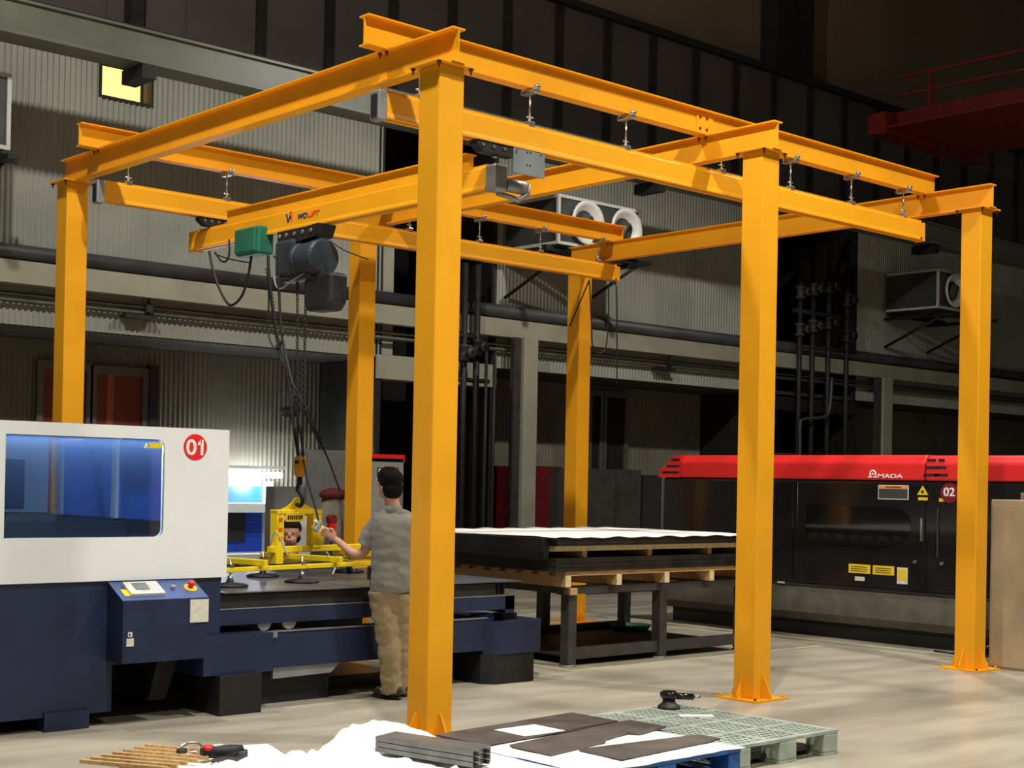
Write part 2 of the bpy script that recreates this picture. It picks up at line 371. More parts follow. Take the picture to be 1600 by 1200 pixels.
tag1('conduit_pipe', MB().tube(spline([at(1300, 590, Y=9.5), at(1296, 640, Y=9.5), at(1285, 652, Y=9.5), at(1255, 655, Y=9.5), at(1250, 668, Y=9.5), at(1250, 715, Y=9.5), Vector((at(1250, 715, Y=9.5).x, 9.5, .5)), Vector((at(1250, 715, Y=9.5).x, 9.5, 0))], 4), .03, 8), OLIVE, 'bent grey conduit between the middle and right front columns', 'conduit')
tag1('pale_ventilation_post', MB().box(7.12, 7.32, WY+.05, WY+.2, 3.46, 5.8), PALE, 'pale vertical duct strip at the left edge of the dark bay', 'duct')
for xx, lab in ((478, 'thin dark hanging rod near the hoist'), (760, 'left of two thin drop rods behind the steel stack'), (773, 'right of two thin drop rods behind the steel stack')):
    if xx == 478: continue
    a = at(xx, 560, Y=9.2)
    tag1('drop_rod', MB().cyl((a.x, 9.2, 0), (a.x, 9.2, 3.55), .025, 8), DARK, lab, 'rod')
# ------------------------------------------------------------------ air outlet boxes
def outlet(x0, x1, y0, y1, z0, z1, nz, label):
    r_ = root('air_outlet_unit', (x0, y0, z0), label, 'ventilator')
    MB().box(x0+.02, x1-.02, y0+.02, y1, z0+.02, z1-.02).build('casing', DUCT, r_)
    mb = MB(); t = .045
    for (a, b_) in ((x0, x0+t), (x1-t, x1)): mb.box(a, b_, y0, y0+t, z0, z1)
    for (a, b_) in ((z0, z0+t), (z1-t, z1)):
        mb.box(x0+t, x1-t, y0, y0+t, a, b_); mb.box(x0, x0+t, y0+t, y1, a, b_)
    mb.build('angle_frame', TRIM, r_)
    for cx in nz:
        c = Vector((cx, y0, (z0+z1)/2)); n = MB()
        n.lathe(c, (0, -1, 0), [(.24, 0), (.32, .02), (.345, .06), (.33, .09), (.27, .05), (.2, -.02), (.13, -.06)], 28)
        nn = n.build('nozzle', NOZ, r_)
        ax = Vector((.55, -1, -.35)).normalized()
        MB().lathe(c+Vector((.03, .02, -.02)), ax, [(.165, -.05), (.16, .06), (.125, .09), (.12, .02), (0, .01)], 20).build('jet', DUCT, nn)
    mb = MB(); mb.box(x0-.15, x1+.15, y0+.1, y0+.2, z0-.1, z0-.02); mb.box(x0-.15, x1+.15, y1-.2, y1-.1, z0-.1, z0-.02)
    for x in (x0+.1, x1-.1): mb.box(x-.05, x+.05, y0-.3, WY-.02, z0-.16, z0-.1); mb.tube([(x, y0, z0-.16), (x, WY-.02, z0-.7)], .03, 6)
    mb.build('bracket', DARK, r_); return r_
outlet(9.36, 11.17, 8.7, 9.9, 5.22, 5.97, (9.93, 10.78), 'boxy air outlet with two round white nozzles, right of the front column')
outlet(19.82, 21.6, 8.7, 9.9, 5.25, 6.03, (20.35, 21.15), 'boxy air outlet half hidden by the right front column')
outlet(-.9, .92, 8.7, 9.9, 5.2, 6.05, (-.4, .4), 'boxy air outlet cut off by the left edge of the photo')
# ------------------------------------------------------------------ red overhead crane
g = root('overhead_crane', (19.5, 3, 8.5), 'dark red overhead travelling crane high in the upper right corner', 'crane')
MB().box(18.3, 19.1, -1, 8.9, 8.5, 8.85).build('box_girder', CREDM, g)
MB().box(20.4, 21.2, -1, 8.9, 8.5, 8.85).build('box_girder', CREDM, g)
MB().box(19.1, 20.4, -1, 8.9, 8.5, 8.54).build('deck_plate', CREDM, g)
MB().box(17.9, 21.6, 8.7, 9.1, 8.4, 8.8).build('end_carriage', CREDM, g)
for y in range(0, 9, 2): MB().box(18.32, 18.38, y*1.0, y*1.0+.06, 8.85, 9.55).build('railing_post', CREDM, g)
for z in (9.15, 9.5): MB().box(18.33, 18.37, -1, 8.7, z, z+.05).build('railing', CREDM, g)
MB().box(18.0, 18.3, -1, 8.7, 8.5, 8.54).build('walkway', CREDM, g)
# ------------------------------------------------------------------ gantry
H, HB, HU, ZR0, ZR1 = 4.2, 4.413, 4.611, 3.968, 4.155
XA, XB, XC, YF, YR, S = 0, 3.175, 6.329, 0, 5.148, .1
GA = root('gantry_frame', (XB, 2.5, 0), 'tall orange yellow steel gantry frame on six square columns', 'gantry')
def column(x, y):
    c = MB().box(x-S, x+S, y-S, y+S, .012, H-.012).build('column', YEL, GA, bevel=.008)
    return c
c0 = column(XA, YF)
bp = MB().box(-.2, .2, -.2, .2, 0, .014); base = bp.build('base_plate', YEL, c0)
gus = MB()
for a in (0, 1, 2, 3):
    dx, dy = ((1, 0), (0, 1), (-1, 0), (0, -1))[a]
    for off in (-.045,) if a % 2 else (.045,):
        pass
def gusset(sgn, ax):
    t = .006; pl = [(S, .014), (S+.085, .014), (S+.085, .045), (S+.012, .19), (S, .19)]
    m_ = MB()
    if ax == 'x': m_.prism([(sgn*u, v) for u, v in pl], 'y', -t, t)
    else: m_.prism([(sgn*u, v) for u, v in pl], 'x', -t, t)
    return m_.build('gusset', YEL, c0)
for sgn in (-1, 1): gusset(sgn, 'x'); gusset(sgn, 'y')
for sx in (-1, 1):
    for sy in (-1, 1): MB().cyl((sx*.165, sy*.165, .014), (sx*.165, sy*.165, .032), .009, 8).build('anchor_bolt', BOLT if sx*sy > 0 and sx < 0 else YEL, c0)
MB().box(-.15, .15, -.15, .15, H-.012, H).build('cap_plate', YEL, c0)
for sx in (-1, 1):
    for sy in (-1, 1): MB().lathe((sx*.128, sy*.128, H-.012), (0, 0, -1), [(0, 0), (.014, 0), (.014, .014), (.007, .016), (.005, .04), (0, .04)], 8).build('cap_bolt', BOLT, c0)
for x, y in ((XA, YR), (XB, YF), (XB, YR), (XC, YF), (XC, YR)): copyt(c0, x, y)
# cross beams along y
mb = MB(); ibeam(mb, 'y', -.16, YR+.15, XA, H, HB, .05); cb = mb.build('cross_beam', YEL, GA)
for x, y in ((0, .566), (0, 4.642)):
    for sx in (-1, 1):
        for sy in (-1, 1): MB().lathe((x+sx*.035, y+sy*.035, HB-.012), (0, 0, -1), [(0, 0), (.013, 0), (.013, .014), (.006, .016), (.005, .035), (0, .035)], 8).build('clamp_bolt', BOLT, cb)
copyt(cb, XB, 0); copyt(cb, XC, 0)
YU = (.566, 4.642)
mb = MB(); ibeam(mb, 'x', -.195, 6.518, YU[0], HB, HU, .05); tb = mb.build('top_beam', YEL, GA)
sp = MB().box(XB-.12, XB+.08, YU[0]-.012, YU[0]+.012, HB+.02, HU-.02).build('splice_plate', YEL, tb)
for x in (-.08, -.0):
    for z in (.05, .14): MB().cyl((XB+x, YU[0]-.02, HB+z), (XB+x, YU[0]-.01, HB+z), .011, 8).build('splice_bolt', BOLT, tb)
copyt(tb, 0, YU[1]-YU[0])
# rails: hollow box profile with an open slot below
def railprof(c, z0, z1, hw):
    t = .006; h = z1-z0
    return [(c-hw*.55, z1), (c-hw*.55, z1-.018), (c-hw, z1-.03), (c-hw, z0+.035), (c-hw*1.12, z0+.012), (c-hw*1.12, z0), (c-.015, z0), (c-.015, z0+.02), (c+.015, z0+.02), (c+.015, z0), (c+hw*1.12, z0), (c+hw*1.12, z0+.012), (c+hw, z0+.035), (c+hw, z1-.03), (c+hw*.55, z1-.018), (c+hw*.55, z1)]
rails = []
for yc, xa, xb in ((YU[0], -.03, 6.27), (YU[1], .03, 6.4)):
    r_ = MB().prism(railprof(yc, ZR0, ZR1, .045), 'x', xa, xb).build('rail', YEL, GA); rails.append(r_)
    MB().box(xa-.07, xa, yc-.05, yc+.05, ZR0-.02, ZR1-.01).build('end_cap', ALU, r_, bevel=.01)
    MB().box(xa-.075, xa-.068, yc-.03, yc+.03, ZR0, ZR1-.04).build('end_cover', BLACK, r_)
    MB().box(xb, xb+.03, yc-.05, yc+.05, ZR0-.01, ZR1-.02).build('end_cap', YEL, r_, bevel=.008)
    MB().cyl((xb-.04, yc-.056, ZR0+.015), (xb-.04, yc-.046, ZR0+.015), .012, 8).build('stop_bolt', BOLT, r_)
def hanger(x, y):
    hz = HB
    h = MB().cyl((x, y, ZR1+.03), (x, y, hz-.03), .008, 8).build('hanger', CHROME, GA)
    MB().box(x-.03, x+.03, y-.07, y+.07, hz-.035, hz-.004).build('clamp_plate', CHROME, h, bevel=.006)
    for sg in (-1, 1): MB().ell((x+.01, y+sg*.06, hz+.012), .03, .024, .02, seg=10, rings=6).build('clamp_jaw', CHROME, h)
    MB().box(x-.03, x+.03, y-.028, y+.028, ZR1-.01, ZR1+.03).build('rail_clip', CHROME, h, bevel=.005)
    MB().cyl((x-.03, y, ZR1+.06), (x+.03, y, ZR1+.06), .007, 8).build('lock_nut', CHROME, h)
    return h
h0 = hanger(1.268, YU[0])
for x in (.27, 2.26, 3.38, 4.29, 5.174, 6.0): copyt(h0, x-1.268, 0)
for x in (.27, 1.253, 2.4, 3.381, 4.322, 5.207, 6.112): copyt(h0, x-1.268, YU[1]-YU[0])
# ------------------------------------------------------------------ bridge girder on trolleys
GX = 1.1; GZ0, GZ1 = 3.7, 3.885
BR = root('travelling_bridge', (GX, 2.6, GZ0), 'orange yellow bridge girder slung across under the two gantry rails', 'crane girder')
gi = MB().prism(railprof(GX, GZ0, GZ1, .05), 'y', .78, 4.86).build('girder', YEL, BR)
mb = MB(); mb.box(GX-.022, GX+.022, 1.0, 4.33, GZ1, GZ1+.10); mb.box(GX-.05, GX+.05, 1.0, 4.33, GZ1+.10, GZ1+.11)
mb.build('stiffener', YEL, BR)
MB().box(GX-.058, GX+.058, 4.86, 4.95, GZ0-.015, GZ1-.01).build('end_cap', YEL, BR, bevel=.015)
e = MB().box(GX-.06, GX+.06, .66, .78, GZ0-.02, GZ1-.01).build('end_cap', ALU, BR, bevel=.02, label='cast grey end cap')
MB().tube([(GX+.03, .74, GZ0-.02), (GX+.2, .7, GZ0-.05), (GX+.27, .68, GZ0), (GX+.27, .68, GZ0+.07)], .02, 8).build('bumper_arm', ALU, BR)
MB().cyl((GX+.06, .7, GZ0+.04), (GX+.24, .7, GZ0+.04), .05, 12).build('buffer', ALU, BR)
MB().box(GX-.02, GX+.28, .52, .535, 3.79, 3.99).build('trolley_plate', ALU, BR)
mb = MB()
for dx in (.02, .12, .15, .25):
    for z in (3.95,): mb.cyl((GX-.01+dx, .517, z), (GX-.01+dx, .521, z), .007, 6)
for dx in (.12, .15): mb.cyl((GX-.01+dx, .517, 3.86), (GX-.01+dx, .521, 3.86), .007, 6)
mb.build('plate_bolts', BLACK, BR)['kind'] = 'stuff'
for (y, xa, xb) in ((YU[0], GX-.35, GX+.05), (YU[1], GX-.14, GX+.17)):
    t = MB().prism([(xa, ZR0+.02), (xb, ZR0+.02), (xb, ZR0-.03), (xb-.06, ZR0-.075), (xa+.06, ZR0-.075), (xa, ZR0-.03)], 'y', y-.04, y+.04).build('trolley', BLACK, BR)
    for i in range(4):
        x = xa+.05+(xb-xa-.1)*i/3
        MB().cyl((x, y-.05, ZR0-.03), (x, y-.042, ZR0-.03), .013, 10).build('trolley_wheel', CHROME, t)
    MB().cyl(((xa+xb)/2, y, ZR0-.08), ((xa+xb)/2, y, GZ1-.01), .02, 8).build('trolley_pin', CHROME, t)
lo = at(466, 333, X=GX-.052); le = at(500, 325, X=GX-.052)
o_ = Vector((GX-.053, lo.y, 3.775))
k = lo.y-le.y
text('lettering', 'WO', TXB, BR, o_, -Y_, Z_, .062, width=k*.42, shear=.3)
text('lettering', 'LIFT', TXO, BR, o_-Y_*k*.45, -Y_, Z_, .062, width=k*.55, shear=.3)
e0 = Vector((GX-.052, at(448, 340, X=GX-.05).y, 3.77))
mb = MB()
def stroke(mb, a, b, w_): # on -x face, coordinates (along -y, z)
    A = e0+(-Y_)*a[0]+Z_*a[1]; B = e0+(-Y_)*b[0]+Z_*b[1]; d = (B-A); L = d.length; d.normalize(); n = X_.cross(d)
    mb.obox((A+B)/2, d, n, X_, L/2+w_*.3, w_/2, .002)
stroke(mb, (0, .065), (.025, 0), .016); stroke(mb, (.025, 0), (.055, .05), .014); stroke(mb, (.055, .05), (.07, .02), .014)
mb.build('emblem', TXB, BR)
mb = MB(); stroke(mb, (.085, .05), (.075, .0), .012); stroke(mb, (.05, .07), (.065, .085), .01); stroke(mb, (.065, .085), (.085, .07), .01); mb.build('emblem', TXO, BR)
# ------------------------------------------------------------------ chain hoist
HO = root('chain_hoist', (GX, 3.1, 3.3), 'dark electric chain hoist with green control box under the bridge girder', 'hoist')
gb = MB().box(.96, 1.12, 3.62, 3.99, 3.535, 3.775).build('control_box', GREEN, HO, bevel=.02)
MB().box(.93, .975, 3.64, 3.96, 3.55, 3.76).build('box_cover', GREEN, gb, bevel=.012)
tr = MB().prism([(3.0, 3.69), (3.4, 3.69), (3.4, 3.62), (3.3, 3.56), (2.85, 3.6), (2.8, 3.7)], 'x', GX-.09, GX+.09).build('trolley', BLACK, HO)
for y in (2.9, 3.02, 3.14, 3.26, 3.36): MB().cyl((GX-.1, y, 3.65), (GX-.09, y, 3.65), .018, 10).build('wheel', CHROME, tr)
MB().box(GX-.11, GX+.12, 3.12, 3.42, 3.3, 3.62).build('gear_case', MOTOR, HO, bevel=.04)
m_ = MB().lathe((GX-.02, 3.12, 3.43), (0, -1, 0), [(0, 0), (.14, 0), (.15, .02), (.15, .05), (.142, .055), (.142, .22), (.15, .225), (.15, .3), (.135, .325), (0, .33)], 28, False).build('motor', MOTOR, HO)
for a in range(0, 360, 45):
    r = math.radians(a); MB().ell((GX-.02+.13*math.cos(r), 2.83, 3.43+.13*math.sin(r)), .012, .012, .012, seg=8, rings=5).build('screw', CHROME, m_)
MB().box(GX-.09, GX+.05, 2.9, 3.35, 3.26, 3.34).build('chain_guide', MOTOR, HO, bevel=.02)
MB().prism([(2.63, 3.29), (2.98, 3.31), (3.02, 3.1), (2.98, 2.99), (2.7, 2.985), (2.63, 3.05)], 'x', GX-.08, GX+.1).build('chain_bag', mat('black_bag', s(30, 34, 36), .5, var=.2), HO, bevel=.03)
HK = Vector((.93, 2.87, 1.78))
def chain(a, b, name, par, link=.034):
    a = Vector(a); b = Vector(b); n = int((b-a).length/(link*.78)); d = (b-a).normalized(); mb = MB()
    u = X_-d*X_.dot(d); u.normalize(); v = d.cross(u)
    for i in range(n):
        c = a+(b-a)*((i+.5)/n); w = u if i % 2 else v; pts = []
        for k in range(9):
            t = 2*PI*k/8; pts.append(c+d*link*.5*math.cos(t)+w*link*.32*math.sin(t))
        mb.tube(pts, .005, 4, False)
    o = mb.build(name, BLACK, par); o['kind'] = 'stuff'; return o
chain((GX-.02, 3.19, 3.27), HK+Vector((0, .035, 0)), 'load_chain', HO); chain((GX-.02, 3.06, 3.27), HK+Vector((0, -.035, 0)), 'load_chain', HO)
hx, hy, hz_ = HK
hb = MB().prism([(hy-.045, hz_+.02), (hy+.045, hz_+.02), (hy+.055, hz_-.08), (hy+.035, hz_-.15), (hy-.035, hz_-.15), (hy-.055, hz_-.08)], 'x', hx-.035, hx+.035).build('hook_block', YEL, HO, bevel=.02)
MB().box(hx-.038, hx-.034, hy-.035, hy+.02, hz_-.04, hz_-.015).build('nameplate', BLACK, hb)
MB().cyl(HK+Vector((0, 0, -.15)), HK+Vector((0, 0, -.21)), .022, 10).build('swivel', BLACK, hb)
hk = [HK+Vector((0, .0, -.2)), HK+Vector((0, .03, -.25)), HK+Vector((0, -.03, -.3)), HK+Vector((0, -.045, -.35)), HK+Vector((0, -.01, -.385)), HK+Vector((0, .035, -.37))]
MB().tube(spline(hk, 5), .017, 8).build('hook', BLACK, hb)
# cables of the hoist
def cable(pts, r, label, name='cable', par=HO, X=GX-.1, m=BLACK, n=6, **k):
    P = [Vector(p) if len(p) == 3 else at(p[0], p[1], X=X) for p in pts]
    return MB().tube(spline(P, n), r, 7).build(name, m, par)
cable([(327, 393), (335, 430), (348, 462), (361, 477), (378, 462), (388, 430), (393, 400)], .012, '')
cable([(336, 394), (344, 406), (352, 409), (358, 398), (358, 374)], .009, '')
cable([(336, 397), (360, 405), (392, 411)], .006, '')
cable([(370, 383), (380, 392), (390, 394)], .006, '')
cable([(419, 398), (421, 440), (432, 520), (446, 566), (452, 600), (455, 640), (463, 690), (466, 712)], .014, '')
cable([(435, 400), (436, 450), (440, 520), (452, 580), (462, 622)], .012, '')
cable([(428, 400), (445, 420), (455, 432)], .008, '', m=BLACK)
cable([(418, 400), (420, 470), (419, 520), (430, 545), (438, 540), (442, 520)], .008, '')
cable([(428, 432), (432, 448), (440, 451), (452, 442), (470, 430), (476, 427)], .008, '', m=ALU)
cable([(515, 376), (540, 392), (575, 405)], .005, '')
coilp = [at(447+11*math.cos(t*.5)+(.4*t), 643+7*math.sin(t*.5), X=GX-.1+.003*t) for t in range(0, 38)]
MB().tube(coilp, .009, 6).build('cable_loop', BLACK, HO)
A, B = at(425, 405, X=GX-.12), at(440, 545, X=GX-.12)
def helix(A, B, turns, R, r, name, par, m=BLACK):
    d = (B-A); L = d.length; dn = d.normalized(); u = (X_-dn*X_.dot(dn)).normalized(); v = dn.cross(u); n = turns*8
    return MB().tube([A+d*(i/n)+(u*math.cos(2*PI*i/8)+v*math.sin(2*PI*i/8))*R for i in range(n+1)], r, 5).build(name, m, par)
helix(at(418, 418, X=GX-.12), at(436, 545, X=GX-.12), 24, .018, .004, 'spiral_hose', HO)
cable([(432, 540), (450, 585), (480, 640)], .01, '', X=1.0)
helix(at(478, 640, X=.98), at(500, 690, X=.95), 14, .018, .005, 'spiral_hose', HO)
cable([(500, 690), (515, 722), (531, 766)], .009, '', X=.95)
# ------------------------------------------------------------------ vacuum lifter
lx, ly = .95, 2.93
VL = root('vacuum_lifter', (lx, ly, .9), 'yellow vacuum lifting frame with suction pads hanging above the cutter bed', 'lifter')
MB().box(lx-.3, lx+1.5, ly-.03, ly+.03, 1.02, 1.07).build('main_beam', YEL2, VL, bevel=.006)
for x0, x1 in ((-.26, -.18), (.15, .25)): MB().box(lx+x0, lx+x1, ly-.04, ly+.04, 1.05 if x0 > 0 else .93, 1.36).build('upright', YEL2, VL, bevel=.005)
MB().box(lx-.26, lx+.25, ly-.045, ly+.045, 1.33, 1.365).build('top_bar', YEL2, VL, bevel=.005)
MB().prism([(lx-.18, 1.365), (lx+.2, 1.365), (lx+.13, 1.39), (lx+.06, 1.42), (lx+.03, 1.455), (lx, 1.465), (lx-.03, 1.455), (lx-.06, 1.42), (lx-.11, 1.39)], 'y', ly-.012, ly+.012).build('lifting_lug', YEL2, VL)
MB().box(lx-.17, lx+.04, ly-.052, ly-.045, 1.27, 1.34).build('sign_plate', YLAB, VL)
mb = MB()
for i in range(8): mb.box(lx-.155+i*.022, lx-.143+i*.022, ly-.056, ly-.052, 1.285+(i % 2)*.004, 1.32)
mb.build('sign_strokes', TXK, VL)['kind'] = 'stuff'
mb = MB()
for z in (1.12, 1.19, 1.27): mb.box(lx-.24, lx-.2, ly-.044, ly-.039, z, z+.03)
mb.build('warning_marks', TXO, VL)['kind'] = 'stuff'
MB().cyl((lx+.12, ly-.12, 1.08), (lx+.12, ly-.12, 1.24), .055, 14).build('vacuum_tank', YEL2, VL)
rows = (-.52, .12)
for yy in rows: MB().box(lx-1.25 if yy < 0 else lx-.5, lx+.35 if yy < 0 else lx+1.1, ly+yy-.018, ly+yy+.018, .925, .96).build('side_rail', YEL2, VL, bevel=.005)
for x in (-.9, -.1, .75): MB().box(lx+x-.02, lx+x+.02, ly-.6, ly+.3, .965, 1.01).build('cross_arm', YEL2, VL, bevel=.005)
for x, yy in ((-1.18, -.52), (-.45, -.52), (-.25, .12), (.75, .12)):
    x += lx; yy += ly
    st = MB().cyl((x, yy, .86), (x, yy, 1.02), .009, 8).build('pad_stem', CHROME, VL)
    MB().lathe((x, yy, .823), (0, 0, 1), [(0, 0), (.13, 0), (.135, .008), (.11, .02), (.03, .03), (.025, .05), (0, .05)], 20).build('suction_pad', BLACK, st)
    MB().box(x-.02, x+.02, yy-.02, yy+.02, .96, .985).build('pad_holder', CHROME, st)
    MB().cyl((x, yy, .86), (x, yy, .9), .02, 10).build('pad_nut', CHROME, st)
mat('clear_hose', s(190, 190, 180), .3)
for a, b, c in (((398, 850), (405, 830), (425, 870)), ((500, 862), (514, 884), (505, 900)), ((515, 885), (535, 875), (548, 893))):
    MB().tube(spline([at(*a, Y=2.6), at(*b, Y=2.55), at(*c, Y=2.5)], 6), .006, 6).build('air_hose', bpy.data.materials['clear_hose'], VL)
MB().cyl((lx+.15, ly-.45, .86), (lx+.15, ly-.45, .96), .02, 10).build('vacuum_valve', BLACK, VL)
VL.rotation_euler.z = math.radians(11)
cp = root('control_pendant', at(497, 815, Y=1.86), 'small grey control pendant held by the worker on its cable', 'remote control')
P = at(497, 822, Y=1.86)
MB().obox(P, (X_*.8-Z_*.6), Y_, (X_*.6+Z_*.8), .02, .018, .045).build('handset', ALU, cp, bevel=.008)
MB().obox(P+Vector((-.02, 0, .035)), (X_*.8-Z_*.6), Y_, (X_*.6+Z_*.8), .012, .012, .012).build('button', LBL, cp, bevel=.004)
MB().tube(spline([at(462, 622, X=GX-.1), at(470, 680, Y=2.95), at(478, 740, Y=2.7), at(492, 790, Y=2.1), P+Vector((0, 0, .04))], 8), .009, 6).build('cable', BLACK, cp)
# festoon on the right end of the rear rail
fr = root('festoon_cable', at(935, 550, Y=4.6), 'thin black cable looping down below the right end of rear rail', 'cable')
MB().tube(spline([at(921, 437, Y=4.6), at(924, 500, Y=4.6), at(926, 540, Y=4.6), at(936, 552, Y=4.6), at(947, 540, Y=4.6), at(951, 490, Y=4.6), at(951, 450, Y=4.6), at(957, 440, Y=4.6), at(963, 450, Y=4.6), at(964, 520, Y=4.6), at(964, 600, Y=4.6)], 6), .008, 6).build('cable', BLACK, fr)
MB().tube(spline([at(921, 437, Y=4.7), at(905, 475, Y=5.0), at(890, 510, Y=5.03)], 6), .008, 6).build('cable', BLACK, fr)
# ------------------------------------------------------------------ laser cutter 01
LC = root('laser_cutter', (-1.2, 1.8, 0), 'white and navy laser cutting machine marked 01 at the left', 'machine')
FY = 1.65; CX0, CX1 = -3.0, -.468; Z0, Z1 = .935, 1.94
wx0, wx1, wz0, wz1 = -2.036, -.955, 1.215, 1.858
def rpoly(x0, x1, z0, z1, r, right=True, n=5):
    P = [(x0, z0)]
    for cx_, cz_, a0 in ((x1-r, z0+r, -90), (x1-r, z1-r, 0)):
        for i in range(n+1):
            a = math.radians(a0+90*i/n); P.append((cx_+r*math.cos(a), cz_+r*math.sin(a)))
    P.append((x0, z1)); return P
def holed(mb, y0, y1):
    hole = rpoly(wx0, wx1, wz0, wz1, .05); n = len(hole)
    # outer ring points matched to the hole points
    out = [(CX0, Z0)]+[(CX1, Z0)]*6+[(CX1, Z1)]*6+[(CX0, Z1)]
    for y, fl in ((y0, 0), (y1, 1)):
        V = [(p[0], y, p[1]) for p in hole]+[(p[0], y, p[1]) for p in out]
        F = []
        for i in range(n):
            j = (i+1) % n
            F.append((i, j, n+j, n+i) if out[i] != out[j] else (i, j, n+i))
        mb.add(V, F)
    V = [(p[0], y0, p[1]) for p in hole]+[(p[0], y1, p[1]) for p in hole]
    mb.add(V, [(i, (i+1) % n, n+(i+1) % n, n+i) for i in range(n)])
    V = [(x, y, z) for y in (y0, y1) for x, z in ((CX0, Z0), (CX1, Z0), (CX1, Z1), (CX0, Z1))]
    mb.add(V, [(0, 1, 5, 4), (1, 2, 6, 5), (2, 3, 7, 6), (3, 0, 4, 7)])
mb = MB(); holed(mb, FY, FY+.04); mb.build('front_panel', WHITE, LC)
MB().prism(rpoly(wx0-.01, wx1+.01, wz0-.01, wz1+.01, .05), 'y', FY+.015, FY+.022).build('viewing_window', FGLS, LC)
MB().box(-2.6, -.8, 1.72, 1.78, 1.878, 1.9).build('cabin_fill_strip', TUBE, LC)  # added glowing strip, hidden above the window to brighten the cabin
l = bpy.data.lights.new('cabin_fill', 'AREA'); l.shape = 'RECTANGLE'; l.size = 1.8; l.size_y = .06; l.energy = 16; l.color = (.85, .93, 1)  # added fill light that makes the blue windows brighter from inside
lo_ = bpy.data.objects.new('cabin_fill', l); COL.objects.link(lo_); lo_.location = (-1.7, 1.75, 1.875)
mb = MB(); mb.box(CX0, CX1, FY+.04, 4.25, Z1-.04, Z1); mb.box(CX0, CX0+.04, FY+.04, 4.25, Z0, Z1-.04); mb.build('roof_panel', WHITE, LC)
MB().box(CX0+.04, -.6, 4.2, 4.25, Z0, Z1-.04).build('rear_panel', WHITE, LC)
MB().box(CX1-.02, CX1-.008, FY+.05, 4.2, 1.28, Z1-.05).build('side_window', BGLS, LC)
MB().box(CX1-.05, CX1, 3.2, 3.27, 1.1, Z1-.04).build('window_post', WHITE, LC)
MB().box(CX1-.05, CX1, FY+.04, 4.25, .95, 1.29).build('side_sill', DARK, LC)
MB().box(CX1-.05, CX1, 4.15, 4.25, Z0, Z1-.04).build('corner_post', WHITE, LC)
p = root
# inside: cutting head gantry and screen
MB().box(-1.75, -1.1, 3.5, 3.6, 1.35, 1.72).build('inner_screen', NAVY, LC, bevel=.01)
MB().prism([(-1.5, 1.1), (-1.0, 1.1), (-1.02, 1.33), (-1.4, 1.33)], 'y', 3.1, 3.4).build('cutting_head', DGREY, LC, bevel=.02)
MB().box(-1.35, -1.1, 3.09, 3.1, 1.19, 1.25).build('head_display', SCRN, LC)
MB().box(CX0+.04, CX1-.05, 3.0, 3.9, 1.0, 1.27).build('gantry_bar', DARK, LC)
MB().box(CX0+.04, CX1-.01, FY+.05, 4.2, .9, 1.0).build('cutting_bed', DARK, LC)
# base
MB().prism([(CX0, .09), (-1.29, .09), (-1.29, .39), (-.5, .39), (-.5, .93), (CX0, .93)], 'y', FY+.02, 4.2).build('base', NAVY, LC)
MB().box(-1.75, -1.45, FY+.0, FY+.3, 0, .12).build('foot', NAVY, LC); MB().box(-2.9, -2.6, FY+.1, FY+.4, 0, .12).build('foot', NAVY, LC)
MB().box(CX0, -1.3, FY+.35, 4.0, 0, .1).build('plinth', BLACK, LC)
MB().box(-1.29, -.6, 2.5, 4.0, .0, .38).build('inner_frame', BLACK, LC)
MB().prism([(-.85, .08), (-.72, .08), (-.62, .38), (-.78, .38)], 'y', 2.0, 2.06).build('brace', DGREY, LC)
MB().box(-.65, -.1, FY-.03, 2.2, .27, .54).build('base_block', NAVY, LC)
MB().box(-.55, -.22, FY-.08, 2.0, 0, .27).build('block_foot', BLACK, LC)
cs = MB().prism([(1.45, .42), (1.45, .815), (1.665, .925), (1.67, .92), (1.67, .42)], 'x', -1.335, -.72).build('console', NAVY, LC)
nrm = Vector((0, -.11, .215)).normalized(); sl = Vector((0, .215, .11)).normalized()
def onslope(x, t): return Vector((x, 1.45, .818))+sl*t
MB().obox(onslope(-1.03, .12)+nrm*.001, X_, sl, nrm, .308, .119, .003).build('console_top', NAVYL, cs)
kp = MB().obox(onslope(-1.14, .12)+nrm*.012, X_, sl, nrm, .12, .075, .012).build('keypad', LBL, LC)
MB().obox(onslope(-1.16, .13)+nrm*.026, X_, sl, nrm, .05, .04, .003).build('display', SCRN, kp)
mb = MB()
for i in range(4):
    for j in range(3): mb.obox(onslope(-1.09+i*.018, .09+j*.026)+nrm*.026, X_, sl, nrm, .006, .008, .003)
for i in range(4): mb.obox(onslope(-1.2+i*.022, .07)+nrm*.026, X_, sl, nrm, .008, .006, .003)
mb.build('keys', WHITE, kp)['kind'] = 'stuff'
MB().obox(onslope(-1.27, .09)+nrm*.006, X_, sl, nrm, .03, .04, .002).build('warning_sticker', YLAB, LC)
MB().cyl(onslope(-.93, .12), onslope(-.93, .12)+nrm*.03, .014, 10).build('selector_switch', ALU, LC)
es = MB().cyl(onslope(-.8, .12), onslope(-.8, .12)+nrm*.012, .045, 20).build('emergency_stop', YLAB, LC)
MB().lathe(onslope(-.8, .12)+nrm*.012, nrm, [(.016, 0), (.016, .02), (.024, .022), (.024, .04), (.0, .046)], 14).build('stop_button', RED, es)
MB().box(-.86, -.725, 1.44, 1.45, .66, .81).build('document_plate', LBL, LC); 
MB().box(-1.3, -1.27, 1.442, 1.45, .59, .62).build('key_switch', LBL, LC); MB().box(-1.31, -1.26, 1.442, 1.45, .53, .58).build('small_label', LBL, LC)
MB().cyl((-1.29, 1.438, .605), (-1.29, 1.442, .605), .006, 8).build('keyhole', BLACK, LC)
dc = MB().cyl((-.73, FY-.003, 1.815), (-.73, FY, 1.815), .088, 32).build('number_disc', RED, LC)
